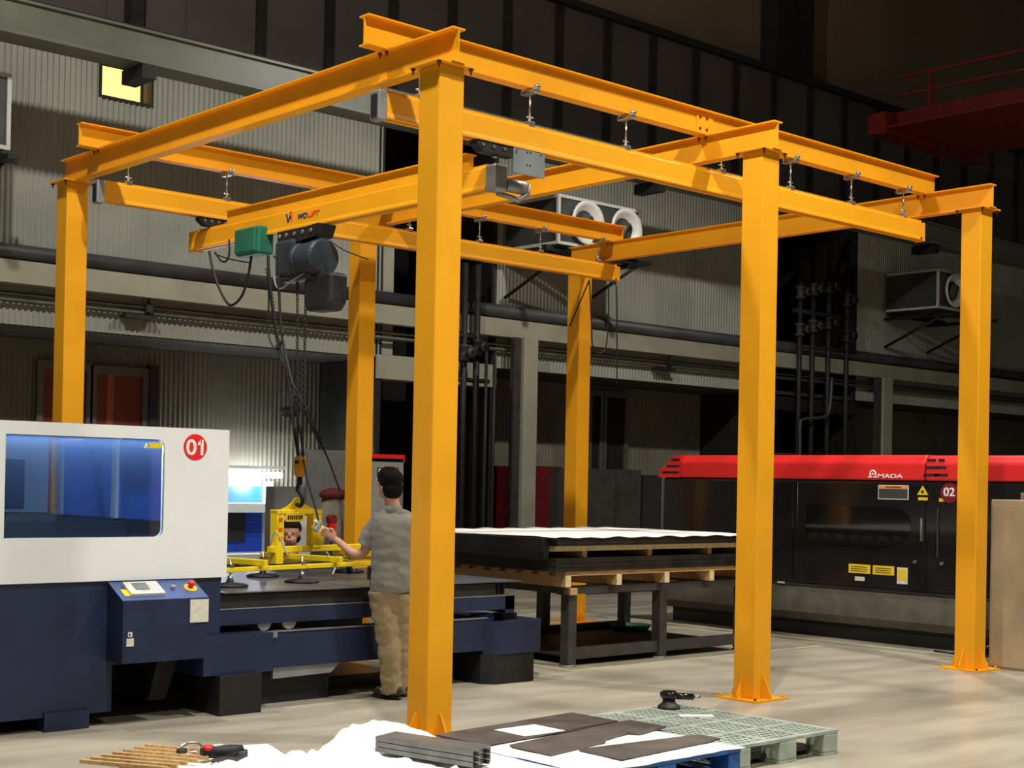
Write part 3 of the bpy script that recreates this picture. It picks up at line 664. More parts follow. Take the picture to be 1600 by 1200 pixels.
text('number', '01', TXW, dc, Vector((-.8, FY-.004, 1.765)), X_, Z_, .145, width=.13)
MB().prism([(-.712, 1.825), (-.712, 1.842), (-.69, 1.868), (-.685, 1.868), (-.685, 1.842)], 'y', FY-.006, FY-.002).build('number_flag', TXW, dc)
MB().box(-1.06, -.975, FY-.002, FY+.014, 1.8, 1.835).build('warning_label', YLAB, LC)
mb = MB(); mb.prism([(-1.1, 1.8), (-1.07, 1.8), (-1.085, 1.83)], 'y', FY-.002, FY+.014); mb.build('warning_triangle', YLAB, LC)
# shuttle bed
SB = root('shuttle_bed', (.9, 2.6, 0), 'navy shuttle table frame running out of the cutting machine', 'machine bed')
BY0, BY1 = 1.75, 3.62
MB().box(-.46, 2.29, BY0, BY0+.1, .59, .7).build('upper_rail', NAVY, SB); MB().box(-.46, 2.29, BY1-.1, BY1, .56, .7).build('upper_rail', NAVY, SB)
MB().box(-.46, 2.28, BY0-.004, BY0+.1, .7, .706).build('rail_strip', ALU, SB)
MB().box(2.19, 2.29, BY0, BY1, .56, .7).build('end_rail', NAVY, SB)
MB().box(-.44, 2.2, BY0+.05, BY1-.05, .6, .68).build('tray', BLACK, SB)
n = 300; sl0 = MB().box(0, .003, BY0+.03, BY1-.03, .68, .81).build('slat', DGREY, SB)
for i in range(1, 47): copyo(sl0, SB, -.0, 0, 0).location.x += -.42+.057*i
sl0.location.x -= .42
MB().box(-.44, 2.1, BY0+.02, BY0+.03, .7, .8).build('slat_holder', DARK, SB)
MB().box(-.1, 2.05, BY0+.0, BY0+.12, .27, .525).build('lower_beam', NAVY, SB); MB().box(-.1, 2.05, BY1-.12, BY1, .27, .525).build('lower_beam', NAVY, SB)
MB().box(-.1, 2.0, BY0-.01, BY0+.12, .525, .532).build('rail_strip', ALU, SB)
MB().box(-.3, -.0, BY0-.03, BY0+.1, .49, .53).build('rail_stop', ALU, SB)
for x in (-.08, .13): MB().cyl((x, BY0+.02, .595), (x, BY0+.05, .595), .058, 20).build('wheel', ALU, SB)
MB().prism([(0, .27), (.58, .27), (.5, .2), (0, .19)], 'y', BY0+.02, BY0+.05).build('deflector', ALU, SB)
MB().box(-.2, .55, BY0+.12, BY1-.2, .0, .25).build('plinth', BLACK, SB)
MB().box(.5, 2.0, BY0+.5, BY0+.7, .0, .06).build('floor_rail', DGREY, SB)
ep = [(2.0, 1.66), (2.44, 1.66), (2.58, 1.8), (2.58, 2.35), (2.44, 2.5), (2.0, 2.5), (1.98, 2.4), (1.98, 1.76)]
ep = [(2.06, 1.66), (2.5, 1.66), (2.6, 1.76), (2.6, 2.45), (2.5, 2.55), (2.06, 2.55), (1.97, 2.45), (1.97, 1.76)]
MB().prism(ep, 'z', .24, .495).build('end_block', NAVY, SB)
MB().prism([(2.24+(x-2.28)*.93, 2.1+(y-2.1)*.97) for x, y in ep], 'z', 0, .24).build('block_foot', BLACK, SB)
MB().cyl((.93, BY0-.004, .41), (.93, BY0, .41), .022, 14).build('round_sticker', LBL, SB)
for nm, x, m_ in (('blue_tray', 2.0, BPLAS), ('small_box', 2.25, BLACK)):
    q = tag1(nm, MB().box(x, x+.16, 1.85, 1.97, .497, .545), m_, 'small %s lying on the navy end block of the cutter' % ('blue tray' if m_ is BPLAS else 'black box'), 'tray' if m_ is BPLAS else 'box')
tag1('steel_plate', MB().box(-.44, 2.35, BY0-.02, BY1+.05, .812, .82), BEDM, 'large bare steel plate lying on the cutter bed', 'metal sheet')
# ------------------------------------------------------------------ table, pallets, sheets
TB = root('steel_table', (4.5, 3, 0), 'dark grey welded steel stand under the wooden pallets', 'stand')
TX = (3.345, 4.54, 5.74); TY = (2.19, 3.78)
for x in TX:
    for y in TY:
        l = MB().box(x-.05, x+.05, y-.05, y+.05, .02, .64).build('leg', DGREY, TB)
        MB().lathe((x, y, 0), (0, 0, 1), [(0, 0), (.08, 0), (.08, .012), (.03, .02), (0, .02)], 12).build('foot_plate', ALU, l)
mb = MB()
for y in TY: MB().box(3.24, 5.85, y-.05, y+.05, .64, .71).build('top_rail', DGREY, TB); MB().box(3.35, 5.74, y-.03, y+.03, .06, .16).build('bottom_rail', DGREY, TB)
for x in TX: MB().box(x-.05, x+.05, TY[0]+.05, TY[1]-.05, .64, .71).build('cross_rail', DGREY, TB)
MB().box(3.4, 5.7, 2.25, 3.75, .07, .09).build('drip_tray', DARK, TB)
MB().box(3.27, 3.36, 2.1, 2.14, .64, .7).build('wood_block', WOOD, TB)
def pallet(name, x0, x1, y0, y1, z0, z1, label, group, nb=7):
    P = root(name, ((x0+x1)/2, (y0+y1)/2, z0), label, 'pallet', group)
    t = .036
    n = nb
    for i in range(n):
        x = x0+.0+(x1-x0-.065)*i/(n-1)
        b_ = MB().box(x, x+.065, y0, y1, z0, z1-t).build('runner', WOOD, P)
        MB().box(x, x+.065, y0-.002, y0, z0, z1-t).build('end_grain', WOODD, b_)
    ny = 10
    for i in range(ny):
        y = y0+.002+(y1-y0-.1)*i/(ny-1)
        MB().box(x0-.012*(i % 2), x1+.004, y, y+.11, z1-t, z1).build('deck_board', WOOD, P)
    return P
pallet('wooden_pallet', 3.16, 5.8, 2.05, 4.1, .715, .848, 'pine pallet resting directly on the grey steel stand', None, nb=5)
st = root('sheet_stack', (4.3, 3, .85), 'lower stack of dark steel sheets on the pine pallet', 'metal sheets')
for i in range(6): MB().box(3.02+.004*(i % 3), 5.75, 2.03+.006*(i % 2), 4.15, .85+i*.02, .868+i*.02).build('sheet', SHEET, st)
P2 = root('wooden_pallet', (4.3, 3, .97), 'upper pine pallet between the two stacks of dark sheets', 'pallet')
for x in (3.4, 4.25, 5.1, 5.7): MB().box(x, x+.05, 2.08, 4.1, .972, 1.03).build('runner', WOOD, P2)
for i in range(10): MB().box(3.02+.003*(i % 2), 5.78, 2.05+.2*i, 2.05+.2*i+.12, 1.03, 1.075).build('deck_board', WOODD, P2)
st = root('sheet_stack', (4.3, 3, 1.075), 'upper stack of dark steel sheets on the upper pallet', 'metal sheets')
for i in range(4): MB().box(3.0-.005*i, 5.78, 1.99-.004*(i % 2), 4.05, 1.077+i*.017, 1.092+i*.017).build('sheet', SHEET, st)
# thick dark sheets hanging lower on the left edge
tag1('plastic_wrap', MB().prism([(2.92, 1.14), (2.99, 1.145), (3.0, .99), (2.99, .95), (2.95, .97), (2.93, 1.03)], 'y', 2.1, 4.0), BLACK, 'black wrap hanging down the near edge of the upper sheet stack', 'wrap')
mb = MB(); nn = 40
V = []; 
for i in range(nn+1):
    for j in range(9):
        x = 2.95+2.85*i/nn; y = 1.97+2.1*j/8; V.append((x, y, 1.153+.006*math.sin(i*1.3+j)*(j in (0, 8) or i == 0)+.003*math.sin(i*.7+j*2)))
mb.add(V, [(i*9+j, (i+1)*9+j, (i+1)*9+j+1, i*9+j+1) for i in range(nn) for j in range(8)], True)
o = tag1('cover_sheet', mb, PAPER, 'white protective paper spread over the upper sheet stack', 'paper'); md = o.modifiers.new('s', 'SOLIDIFY'); md.thickness = .004
tag1('floor_kerb', MB().box(6.98, 7.12, .1, 5.4, 0, .02), PALE, 'pale low kerb strip on the floor in front of machine 02', 'kerb')
# floor tape
mb = MB(); mb.box(3.14, 6.8, 1.93, 1.965, 0, .003); mb.box(3.14, 3.175, 1.965, 4.3, 0, .003); o = mb.build('floor_tape', LINE); tag(o, 'thin cream tape line on the floor around the steel stand', 'floor marking')
tag1('green_pan', MB().lathe((5.55, 3.5, .09), (0, 0, 1), [(0, 0), (.18, 0), (.22, .06), (.2, .06), (.17, .01), (0, .01)], 20), GREEN, 'green round pan standing on the tray under the stand', 'pan')
# ------------------------------------------------------------------ machine 02
AM = root('laser_machine', (7.9, 2, 0), 'black laser machine with long red top marked 02', 'machine')
AX = 7.4; AY0, AY1 = -.6, 4.78
MB().prism([(AX-.02, 1.72), (AX-.02, 1.9), (AX+.05, 1.985), (AX+2.2, 1.985), (AX+2.2, 1.72)], 'y', 1.16, 4.45).build('top_cover', RED, AM, bevel=.02)
MB().prism([(AX-.02, 1.72), (AX-.02, 1.9), (AX+.05, 1.98), (AX+2.2, 1.98), (AX+2.2, 1.72)], 'y', AY0, 1.15).build('top_cover', RED, AM, bevel=.02)
MB().prism([(4.45, 1.985), (4.45, 1.72), (4.8, 1.72), (4.78, 1.8), (4.66, 1.9), (4.55, 1.985)], 'x', AX-.02, AX+2.2).build('top_cover', RED, AM)
mb = MB()
for i in range(3):
    z = 1.93-i*.075; mb.box(AX-.025, AX-.015, 4.47, 4.6+.07*i, z-.013, z+.013)
    for a, b_ in ((.93, 1.0), (1.03, 1.13)): mb.box(AX-.025, AX-.015, a-.02*i, b_+.02*i, z-.013, z+.013)
mb.build('vents', BLACK, AM)['kind'] = 'stuff'
MB().box(AX, AX+2.1, AY0, AY1-.04, .54, 1.72).build('cabinet', BLKG, AM, bevel=.03)
MB().prism([(AX+.02, .54), (AX+.02, .26), (AX+.1, .17), (AX+2, .17), (AX+2, .54)], 'y', AY0, AY1-.04).build('skirt', mat('skirt_grey', s(98, 96, 86), .5, var=.1), AM)
MB().box(AX+.15, AX+2, AY0+.1, AY1-.1, 0, .17).build('plinth', BLACK, AM)
for y0, y1 in ((-.2, 1.1), (1.15, 2.75), (2.8, 4.6)): MB().box(AX-.012, AX, y0, y1, .6, 1.69).build('door_panel', BLKG, AM, bevel=.01)
pw = [(2.62, 1.45), (1.6, 1.44), (1.42, 1.42), (1.33, 1.36), (1.3, 1.22), (1.4, 1.08), (1.7, 1.0), (2.62, 1.02)]
MB().prism(pw, 'x', AX-.018, AX-.012).build('viewing_window', mat('smoked_glass', s(20, 20, 20), .05, coat=.5), AM)
def lab(y0, y1, z0, z1, m, nm='label_plate', e=.003): return MB().box(AX-.013-e, AX-.012, y0, y1, z0, z1).build(nm, m, AM)
a = lab(1.345, 1.71, 1.52, 1.67, TRIM); MB().box(AX-.018, AX-.016, 1.355, 1.70, 1.53, 1.63).build('label_text', DGREY, a); MB().box(AX-.018, AX-.016, 1.355, 1.70, 1.635, 1.665).build('label_header', OLAB, a)
text('lettering', 'WARNING', TXK, a, Vector((AX-.0185, 1.62, 1.64)), -Y_, Z_, .025, width=.19)
mb = MB(); mb.prism([(1.245, 1.575), (1.115, 1.575), (1.18, 1.67)], 'x', AX-.016, AX-.012); t = mb.build('warning_triangle', YLAB, AM); MB().cyl((AX-.018, 1.18, 1.607), (AX-.016, 1.18, 1.607), .016, 8).build('triangle_mark', BLACK, t)
lab(1.12, 1.23, 1.52, 1.55, YLAB); lab(.93, .99, 1.51, 1.545, YLAB)
for y0, y1 in ((2.06, 1.79), (1.76, 1.5)):
    a = lab(y1, y0, .73, .825, YLAB)
    mb = MB(); [mb.box(AX-.0175, AX-.0155, y1+.04, y0-.03, .75+i*.022, .758+i*.022) for i in range(3)]; mb.build('label_text', OLIVE, a)
a = lab(1.34, 1.465, .65, .82, LBL); MB().box(AX-.018, AX-.016, 1.35, 1.455, .69, .8).build('label_picture', YLAB, a)
lab(1.86, 1.98, .65, .695, LBL); lab(2.9, 3.0, .56, .58, LBL)
MB().cyl((AX-.03, 1.255, .885), (AX-.012, 1.255, .885), .018, 12).build('lock', CHROME, AM); MB().cyl((AX-.03, .945, .885), (AX-.012, .945, .885), .018, 12).build('lock', CHROME, AM)
MB().box(AX-.04, AX-.012, 1.165, 1.185, 1.1, 1.34).build('handle', CHROME, AM); MB().box(AX-.03, AX-.012, .99, 1.0, .95, 1.45).build('hinge_strip', DGREY, AM)
nb = MB().cyl((AX-.02, .87, 1.6), (AX-.012, .87, 1.6), .1, 28).build('number_disc', DRED, AM)
text('number', '02', TXW, nb, Vector((AX-.023, .935, 1.57)), -Y_, Z_, .12, width=.125)
text('lettering', 'MADA', TXW, AM, Vector((AX-.024, 1.71, 1.745)), -Y_, Z_, .058, width=.3)
mb = MB(); mb.tube([Vector((AX-.022, 1.775+.035*math.sin(t), 1.785+.035*math.cos(t))) for t in [math.radians(-140+28*i) for i in range(11)]], .009, 6); mb.box(AX-.028, AX-.018, 1.72, 1.765, 1.745, 1.758); mb.box(AX-.028, AX-.018, 1.785, 1.83, 1.745, 1.758); mb.cyl((AX-.026, 1.775, 1.785), (AX-.018, 1.775, 1.785), .012, 10); mb.build('emblem', TXW, AM)
MB().box(AX+.3, AX+.6, 3.2, 3.5, 1.985, 2.02).build('roof_vent', BLACK, AM)
for i in range(2):
    tag1('floor_hose', MB().tube(spline([(7.2, .9-.1*i, .02), (7.1, .6, .03), (7.15, .3, .12), (7.3, .1, .15+.05*i)], 6), .012, 6), ALU if i else BLACK, ('pale' if i else 'black')+' thin hose lying at the foot of machine 02', 'hose')
# beige cabinet
bc = root('beige_cabinet', (6.9, -.7, 0), 'beige steel cabinet standing at the right edge behind the column', 'cabinet')
MB().box(6.57, 7.2, -1.6, -.05, 0, 1.55).build('body', BEIGE, bc, bevel=.008)
MB().box(6.56, 6.57, -.72, -.07, .02, 1.5).build('door', BEIGE, bc, bevel=.004); MB().box(6.56, 6.57, -1.5, -.73, .02, 1.5).build('door', BEIGE, bc, bevel=.004)
tag1('steel_part', MB().box(6.65, 6.8, -.45, -.3, 1.551, 1.62), CHROME, 'small bright steel part on top of the beige cabinet', 'part')
# ------------------------------------------------------------------ background cabinets and bench
def cabinet(name, px0, px1, pyt, Y, dep, m, label, doors=1, z1=None, cat='cabinet'):
    a = at(px0, pyt, Y=Y); b_ = at(px1, pyt, Y=Y); z = z1 or a.z
    r_ = root(name, ((a.x+b_.x)/2, Y, 0), label, cat)
    MB().box(a.x, b_.x, Y, Y+dep, 0, z).build('body', m, r_)
    w_ = (b_.x-a.x)/doors
    for i in range(doors): MB().box(a.x+w_*i+.015, a.x+w_*(i+1)-.015, Y-.015, Y, .06, z-.05).build('door', m, r_)
    return r_, a.x, b_.x, z
cabinet('red_cabinet', 783, 800, 728, 10.05, .35, DRED, 'narrow dark red cabinet left of the pale post')
cabinet('red_cabinet', 836, 878, 728, 10.05, .35, DRED, 'dark red cabinet right of the pale post')
cabinet('grey_cabinet', 919, 1002, 732, 8, .8, DGREY, 'dark grey double cabinet behind the rear right column', 2)
cabinet('grey_cabinet', 1004, 1034, 742, 8, .8, mat('charcoal', s(48, 46, 44), .5), 'charcoal cabinet touching the left end of machine 02')
r_, xa, xb, z = cabinet('control_cabinet', 545, 631, 708, 7, .4, mat('cabinet_grey', s(150, 148, 140), .5), 'pale control cabinet with red top band behind the worker')
MB().box(xa-.005, xb+.005, 6.985, 7.0, z-.09, z).build('top_band', RED, r_)
for i, x in enumerate((xb-.37, xb-.25, xb-.13)):
    q = MB().box(x-.04, x+.04, 6.975, 6.985, z-.24, z-.16).build('meter', BLACK, r_); MB().box(x-.028, x+.028, 6.972, 6.975, z-.225, z-.175).build('meter_face', TXW, q)
MB().cyl((xb-.35, 6.97, z-.33), (xb-.35, 6.985, z-.33), .018, 10).build('lamp_lens', YLAB, r_)
cabinet('tall_grey_panel', 478, 541, 702, 9.3, .2, mat('panel_grey', s(120, 122, 118), .5), 'tall grey panel left of the middle rear column', 1, cat='panel')
cabinet('low_grey_panel', 428, 475, 760, 9.3, .2, bpy.data.materials['panel_grey'], 'low grey panel right of the lit workbench', 1, cat='panel')
# lit work bench against the wall
BW = LY-.1
def bx(x): return at(x, 800, Y=BW).x
def bz(y, x=400): return at(x, y, Y=BW).z
wb = root('work_bench', (bx(380), BW, 0), 'white framed workbench with blue boards under a bright tube lamp', 'workbench')
for a, b_ in ((412, 424), (300, 310)): MB().box(bx(a), bx(b_), BW-.04, BW+.04, 0, bz(752)).build('upright', WHITE, wb)
MB().box(bx(290), bx(426), BW-.3, BW+.05, bz(800), bz(786)).build('shelf', WHITE, wb)
MB().box(bx(290), bx(411), BW+.03, BW+.06, bz(786), bz(760)).build('back_board', BPAN, wb)
MB().box(bx(290), bx(411), BW+.03, BW+.06, bz(862), bz(802)).build('back_board', BPAN, wb)
MB().box(bx(340), bx(383), BW-.01, BW+.028, bz(846), bz(803)).build('cupboard', BLACK, wb)
mb = MB()
for i in range(6): mb.box(bx(386), bx(408), BW+.024, BW+.03, bz(808+i*6), bz(807+i*6))
mb.build('board_rail', NAVY, wb)['kind'] = 'stuff'
MB().box(bx(280), bx(428), BW-.6, BW+.06, bz(872), bz(862)).build('bench_top', WHITE, wb)
lf = MB().box(bx(300), bx(427), BW-.3, BW-.18, bz(733), bz(728)).build('lamp_housing', WHITE, wb)
MB().cyl((bx(302), BW-.24, bz(742)), (bx(425), BW-.24, bz(742)), .04, 12).build('lamp_tube', TUBE, lf)
l = bpy.data.lights.new('bench_tube', 'POINT'); l.energy = 42; l.shadow_soft_size = .12; l.color = (.85, .93, 1)
lo_ = bpy.data.objects.new('bench_tube', l); COL.objects.link(lo_); lo_.location = (bx(395), BW-.24, bz(750)-.05)
l = l.copy(); lo_ = bpy.data.objects.new('bench_tube', l); COL.objects.link(lo_); lo_.location = (bx(330), BW-.24, bz(750)-.05)
bt = root('long_table', (6, 8.9, 0), 'long low grey table along the wall beside the workbench', 'table')
MB().box(4.95, 8.2, 8.5, 9.2, .6, .66).build('table_top', TRIM, bt)
for x in (5.0, 8.1):
    for y in (8.55, 9.15): MB().box(x, x+.05, y-.03, y+.03, 0, .6).build('leg', DGREY, bt)
MB().box(5.0, 8.15, 8.52, 8.54, .45, .6).build('apron', ALU, bt)
nb_ = root('notice_board', at(478, 840, Y=8), 'white notice board with blue edge seen through the lifter frame', 'board')
a = at(440, 806, Y=8); b_ = at(486, 806, Y=8); c = at(499, 806, Y=8)
MB().box(a.x, b_.x, 8, 8.03, 0, a.z).build('board', WHITE, nb_); MB().box(b_.x, c.x, 7.99, 8.03, 0, a.z).build('blue_edge', BPAN, nb_)
# sack with rag and tape gun
sk = Vector(at(512, 800, Y=5.4)); sk.z = .55
r_ = root('tool_post', (sk.x, 5.4, 0), 'grey covered machine head draped with a maroon rag behind the lifter', 'equipment')
MB().tube([(sk.x, 5.4, 0), (sk.x, 5.4, .8), (sk.x+.02, 5.4, 1.15), (sk.x+.05, 5.4, 1.42)], [.2, .17, .15, .1], 14).build('cover', CLOTH, r_)
MB().ell((sk.x+.06, 5.38, 1.46), .17, .12, .07, seg=14, rings=8).build('rag', MAROON, r_)
g_ = root('tape_dispenser', at(520, 818, Y=5.0), 'red hand tape dispenser behind the lifter frame', 'tool')
P = at(521, 812, Y=5.0); MB().cyl(P, P+Y_*.06, .05, 14).build('roll', DRED, g_); P2_ = at(518, 826, Y=5.0); MB().obox(P2_, X_, Y_, Z_, .04, .02, .05).build('body', RED, g_)
MB().cyl(P+Vector((.01, .03, -.13)), P+Vector((.01, .03, -1.0)), .02, 8).build('stand', DGREY, g_)
# ------------------------------------------------------------------ foreground pallets
def pframe(mb_, x0, x1, y0, y1, z1, blocks=3):
    pass
GP = root('plastic_pallet', (1.27, -1.14, 0), 'grey plastic pallet with grid deck at the front right', 'pallet')
gx0, gx1, gy0, gy1, gz = .78, 1.76, -1.79, -.5, .15
mb = MB(); nx, ny = 3, 4
for i in range(nx+1): x = gx0+(gx1-gx0-.05)*i/nx; mb.box(x, x+.05, gy0, gy1, gz-.02, gz)
for j in range(ny+1): y = gy0+(gy1-gy0-.05)*j/ny; mb.box(gx0+.002, gx1-.002, y+.002, y+.048, gz-.019, gz-.0008)
mb.build('deck_frame', GPLAS, GP)
cw = (gx1-gx0-.05)/nx; ch = (gy1-gy0-.05)/ny; g0 = None
mb = MB()
for i in range(nx):
    for j in range(ny):
        xa, ya = gx0+cw*i+.05, gy0+ch*j+.05; wx_, wy_ = cw-.05, ch-.05
        for k in range(0, 7): mb.box(xa+wx_*k/6-.008, xa+wx_*k/6+.008, ya, ya+wy_, gz-.02, gz-.003)
        for k in range(0, 6): mb.box(xa, xa+wx_, ya+wy_*k/5-.011, ya+wy_*k/5+.011, gz-.02, gz-.004)
g_ = mb.build('deck_grid', GPLAS, GP); g_['kind'] = 'stuff'
for xa, xb in ((gx0, gx0+.14), ((gx0+gx1)/2-.08, (gx0+gx1)/2+.08), (gx1-.14, gx1)):
    for ya, yb in ((gy0, gy0+.14), ((gy0+gy1)/2-.08, (gy0+gy1)/2+.08), (gy1-.14, gy1)): MB().box(xa, xb, ya, yb, .02, gz-.02).build('foot_block', GPLAS, GP, bevel=.008)
    MB().box(xa, xb, gy0, gy1, 0, .02).build('skid', GPLAS, GP)
MB().box(gx0+.1, gx1-.1, gy0+.1, gy1-.1, .03, .05).build('bottom_web', DGREY, GP)
BP = root('plastic_pallet', (.15, -1.3, 0), 'blue plastic pallet under white wrap at the front', 'pallet')
bx0, bx1, by0, by1 = -.5, .74, -1.86, -.6
MB().box(bx0, bx1, by0, by1, .135, .155).build('deck', BPLAS, BP)
for xa, xb in ((bx0, bx0+.14), (.05, .2), (bx1-.1, bx1)):
    for ya, yb in ((by0, by0+.14), (-1.3, -1.14), (by1-.14, by1)): MB().box(xa, xb, ya, yb, .02, .135).build('foot_block', BPLAS, BP, bevel=.008)
    MB().box(xa, xb, by0, by1, 0, .02).build('skid', BPLAS, BP)
def drape(x0, x1, y0, y1, z, amp, nx, ny, name, label, cat='wrap', m=PAPER, seed=0, edge=.02, fn=None, mask=None):
    from mathutils import noise
    V = []; idx = {}; F = []
    for i in range(nx+1):
        for j in range(ny+1):
            x = x0+(x1-x0)*i/nx; y = y0+(y1-y0)*j/ny
            e_ = noise.noise(Vector((x*3+seed, y*3, seed)))
            xx = x+edge*noise.noise(Vector((x*6, y*6, 7+seed))); yy = y+edge*noise.noise(Vector((x*6, y*6, 17+seed)))
            h = z+amp*(.5+.5*e_)+amp*.35*noise.noise(Vector((x*11, y*11, seed)))
            if fn: h += fn(x, y)
            V.append((xx, yy, h))
    for i in range(nx):
        for j in range(ny):
            if mask and not mask((i+.5)/nx, (j+.5)/ny): continue
            F.append((i*(ny+1)+j, (i+1)*(ny+1)+j, (i+1)*(ny+1)+j+1, i*(ny+1)+j+1))
    o = MB().add(V, F, True).build(name, m); md = o.modifiers.new('s', 'SOLIDIFY'); md.thickness = .004
    return tag(o, label, cat)
drape(-.48, .75, -1.87, -.95, .158, .006, 40, 30, 'foam_sheet', 'white foam sheet over the blue plastic pallet')
def plate(x0, x1, ya0, yb0, ya1, yb1, z, label, t=.012, notch=False):
    P = [(x0, ya0), (x1, ya1), (x1, yb1), (x0, yb0)]
    if notch: P = [(x0, ya0), (x0+(x1-x0)*.45, ya0+(ya1-ya0)*.45), (x0+(x1-x0)*.47, ya0+(ya1-ya0)*.45+.05), (x0+(x1-x0)*.72, ya0+(ya1-ya0)*.72+.06), (x0+(x1-x0)*.74, ya0+(ya1-ya0)*.74), (x1, ya1), (x1, yb1), (x0, yb0)]
    return tag1('cut_plate', MB().prism(P, 'z', z, z+t), CUTM, label, 'metal plate')
plate(-.1, .8, -1.74, -1.42, -1.66, -1.5, .166, 'narrow dark steel strip nearest the blue pallet edge')
plate(-.32, .85, -1.43, -1.1, -1.2, -.9, .166, 'notched dark steel plate in the middle of blue pallet', notch=True)
plate(-.45, .75, -1.02, -.62, -.9, -.5, .168, 'wide dark steel plate at the back of the blue pallet')
tag1('paper_square', MB().box(-.1, .22, -.98, -.72, .182, .185), PAPER, 'small white paper piece on the wide dark plate', 'paper')
def heap():
    from mathutils import noise
    KX = [-2.6, -2.2, -1.9, -1.6, -1.4, -1.1, -.85, -.7, -.58, -.45]; KY = [-1.2, -.85, -.7, -.5, -.6, -.45, -.4, -.36, -.5, -.75]
    nx, ny = 110, 60; V = []; F = []
    for i in range(nx+1):
        x = -2.6+2.08*i/nx; yb = float(np.interp(x, KX, KY))
        for j in range(ny+1):
            v = j/ny; y = -2.1+(yb+2.1)*v
            e_ = min(1, (1-v)*22)
            h = .15+.07*abs(noise.noise(Vector((x*3.2, y*3.2, 2))))*2+.035*abs(noise.noise(Vector((x*8, y*8, 5))))+.012*noise.noise(Vector((x*20, y*20, 9)))
            h += .09*math.exp(-((x+.95)**2/.05+(y+.6)**2/.03))+.05*math.exp(-((x+.6)**2/.01+(y+.62)**2/.01))
            if x > -1.1 and y < -.82: h = min(h, .165)
            h = h*(.25+.75*e_)
            V.append((x+.02*noise.noise(Vector((x*7, y*7, 31))), y, h))
    for i in range(nx):
        for j in range(ny): F.append((i*(ny+1)+j, (i+1)*(ny+1)+j, (i+1)*(ny+1)+j+1, i*(ny+1)+j+1))
    o = MB().add(V, F, True).build('wrapping_paper', PAPER); md = o.modifiers.new('s', 'SOLIDIFY'); md.thickness = .003
    return tag(o, 'big heap of crumpled white wrapping paper along the front edge', 'wrap')
heap()
SS = root('bundle_stack', (-.92, -1.15, .17), 'three layered bundle of thin grey steel strips on white wrap', 'metal strips')
ga = mat('galvanised_strip', s(130, 130, 130), .4, .5, var=.15)
for i in range(3):
    z = .185+.028*i
    b_ = MB().prism([(-1.06, -.86), (-.88, -.8), (-.74, -1.42), (-.93, -1.5)], 'z', z, z+.024).build('bundle', ga, SS)
    for k in (0, 1): MB().box(-.92+.1*k, -.9+.1*k, -1.51+.03*k, -1.46+.03*k, z+.002, z+.02).build('notch', BLACK, b_)
# slats, disc, tools at lower left
ORD = ('leftmost', 'second', 'third', 'middle', 'fifth', 'sixth', 'rightmost')
for i in range(7):
    p0 = at(132+i*17, 1190-i*4, Z=.1)
    tag1('wood_strip', MB().obox(p0+Vector((.12, -.2, .0)), Vector((.5, -.86, 0)), Vector((.86, .5, 0)), Z_, .26, .011, .01), WOOD, ORD[i]+' of seven thin pale wood strips in the lower left corner', 'wood strip', 'row of thin wood strips')
bs = root('tool_tray', at(290, 1190, Z=.05), 'white board with tools lying at the lower left of the photo', 'board')
c = at(285, 1180, Z=.08)
MB().obox(c+Vector((.1, -.1, -.02)), Vector((.95, -.3, 0)).normalized(), Vector((.3, .95, 0)).normalized(), Z_, .42, .3, .012).build('board', PAPER, bs)
MB().box(c.x-.3, c.x+.5, c.y-.35, c.y+.15, 0, .05).build('support', WOOD, bs)
c = at(355, 1187, Z=.1); tag1('grinding_disc', MB().cyl(c-Z_*.01, c, .085, 24), DGREY, 'round grey grinding disc on the board at lower left', 'disc')
c = at(340, 1174, Z=.12); ag = root('angle_grinder', c, 'dark angle grinder with a red button on the white board', 'power tool')
MB().tube([c+Vector((-.1, 0, 0)), c+Vector((.06, -.03, 0)), c+Vector((.13, -.04, 0))], [.03, .035, .028], 10).build('body', BLACK, ag)
MB().ell(c+Vector((-.07, -.01, .025)), .03, .03, .02, seg=10, rings=6).build('button', RED, ag); MB().cyl(c+Vector((.12, -.04, 0)), c+Vector((.12, -.04, -.04)), .04, 14).build('guard', DGREY, ag)
MB().box(c.x-.03, c.x+.03, c.y-.02, c.y+.02, c.z+.03, c.z+.036).build('label', LBL, ag)
c = at(298, 1172, Z=.12); cl = root('steel_clamp', c, 'small shiny steel clamp left of the angle grinder', 'clamp')
MB().tube(spline([c+Vector((-.07, 0, .02)), c+Vector((-.02, 0, .04)), c+Vector((.04, 0, .03)), c+Vector((.07, 0, 0)), c+Vector((.02, 0, -.015)), c+Vector((-.06, 0, 0))], 5), .01, 8).build('jaw', CHROME, cl)
MB().cyl(c+Vector((-.08, 0, 0)), c+Vector((-.03, 0, .0)), .016, 8).build('screw', DGREY, cl)
c = at(1045, 1106, Z=.15); sd = root('orbital_sander', c, 'dark round air sander standing on the grey plastic pallet', 'power tool')
MB().lathe(c, Z_, [(0, 0), (.075, 0), (.075, .012), (.06, .025), (.045, .035), (.04, .06), (0, .06)], 20).build('pad', DGREY, sd)
MB().lathe(c+Z_*.06, Z_, [(0, 0), (.05, 0), (.062, .02), (.06, .04), (.045, .052), (0, .055)], 20).build('body', BLKG, sd)
MB().cyl(c+Z_*.08, c+Vector((.11, -.12, .078)), .022, 10).build('handle', BLKG, sd); MB().cyl(c+Vector((.1, -.11, .078)), c+Vector((.14, -.155, .08)), .01, 8).build('air_inlet', CHROME, sd)
c = at(1088, 1119, Z=.155); tag1('paper_scrap', MB().obox(c, Vector((.8, -.6, 0)), Vector((.6, .8, 0)), Z_, .11, .03, .006), PAPER, 'white paper scrap on the grey pallet beside the sander', 'paper')
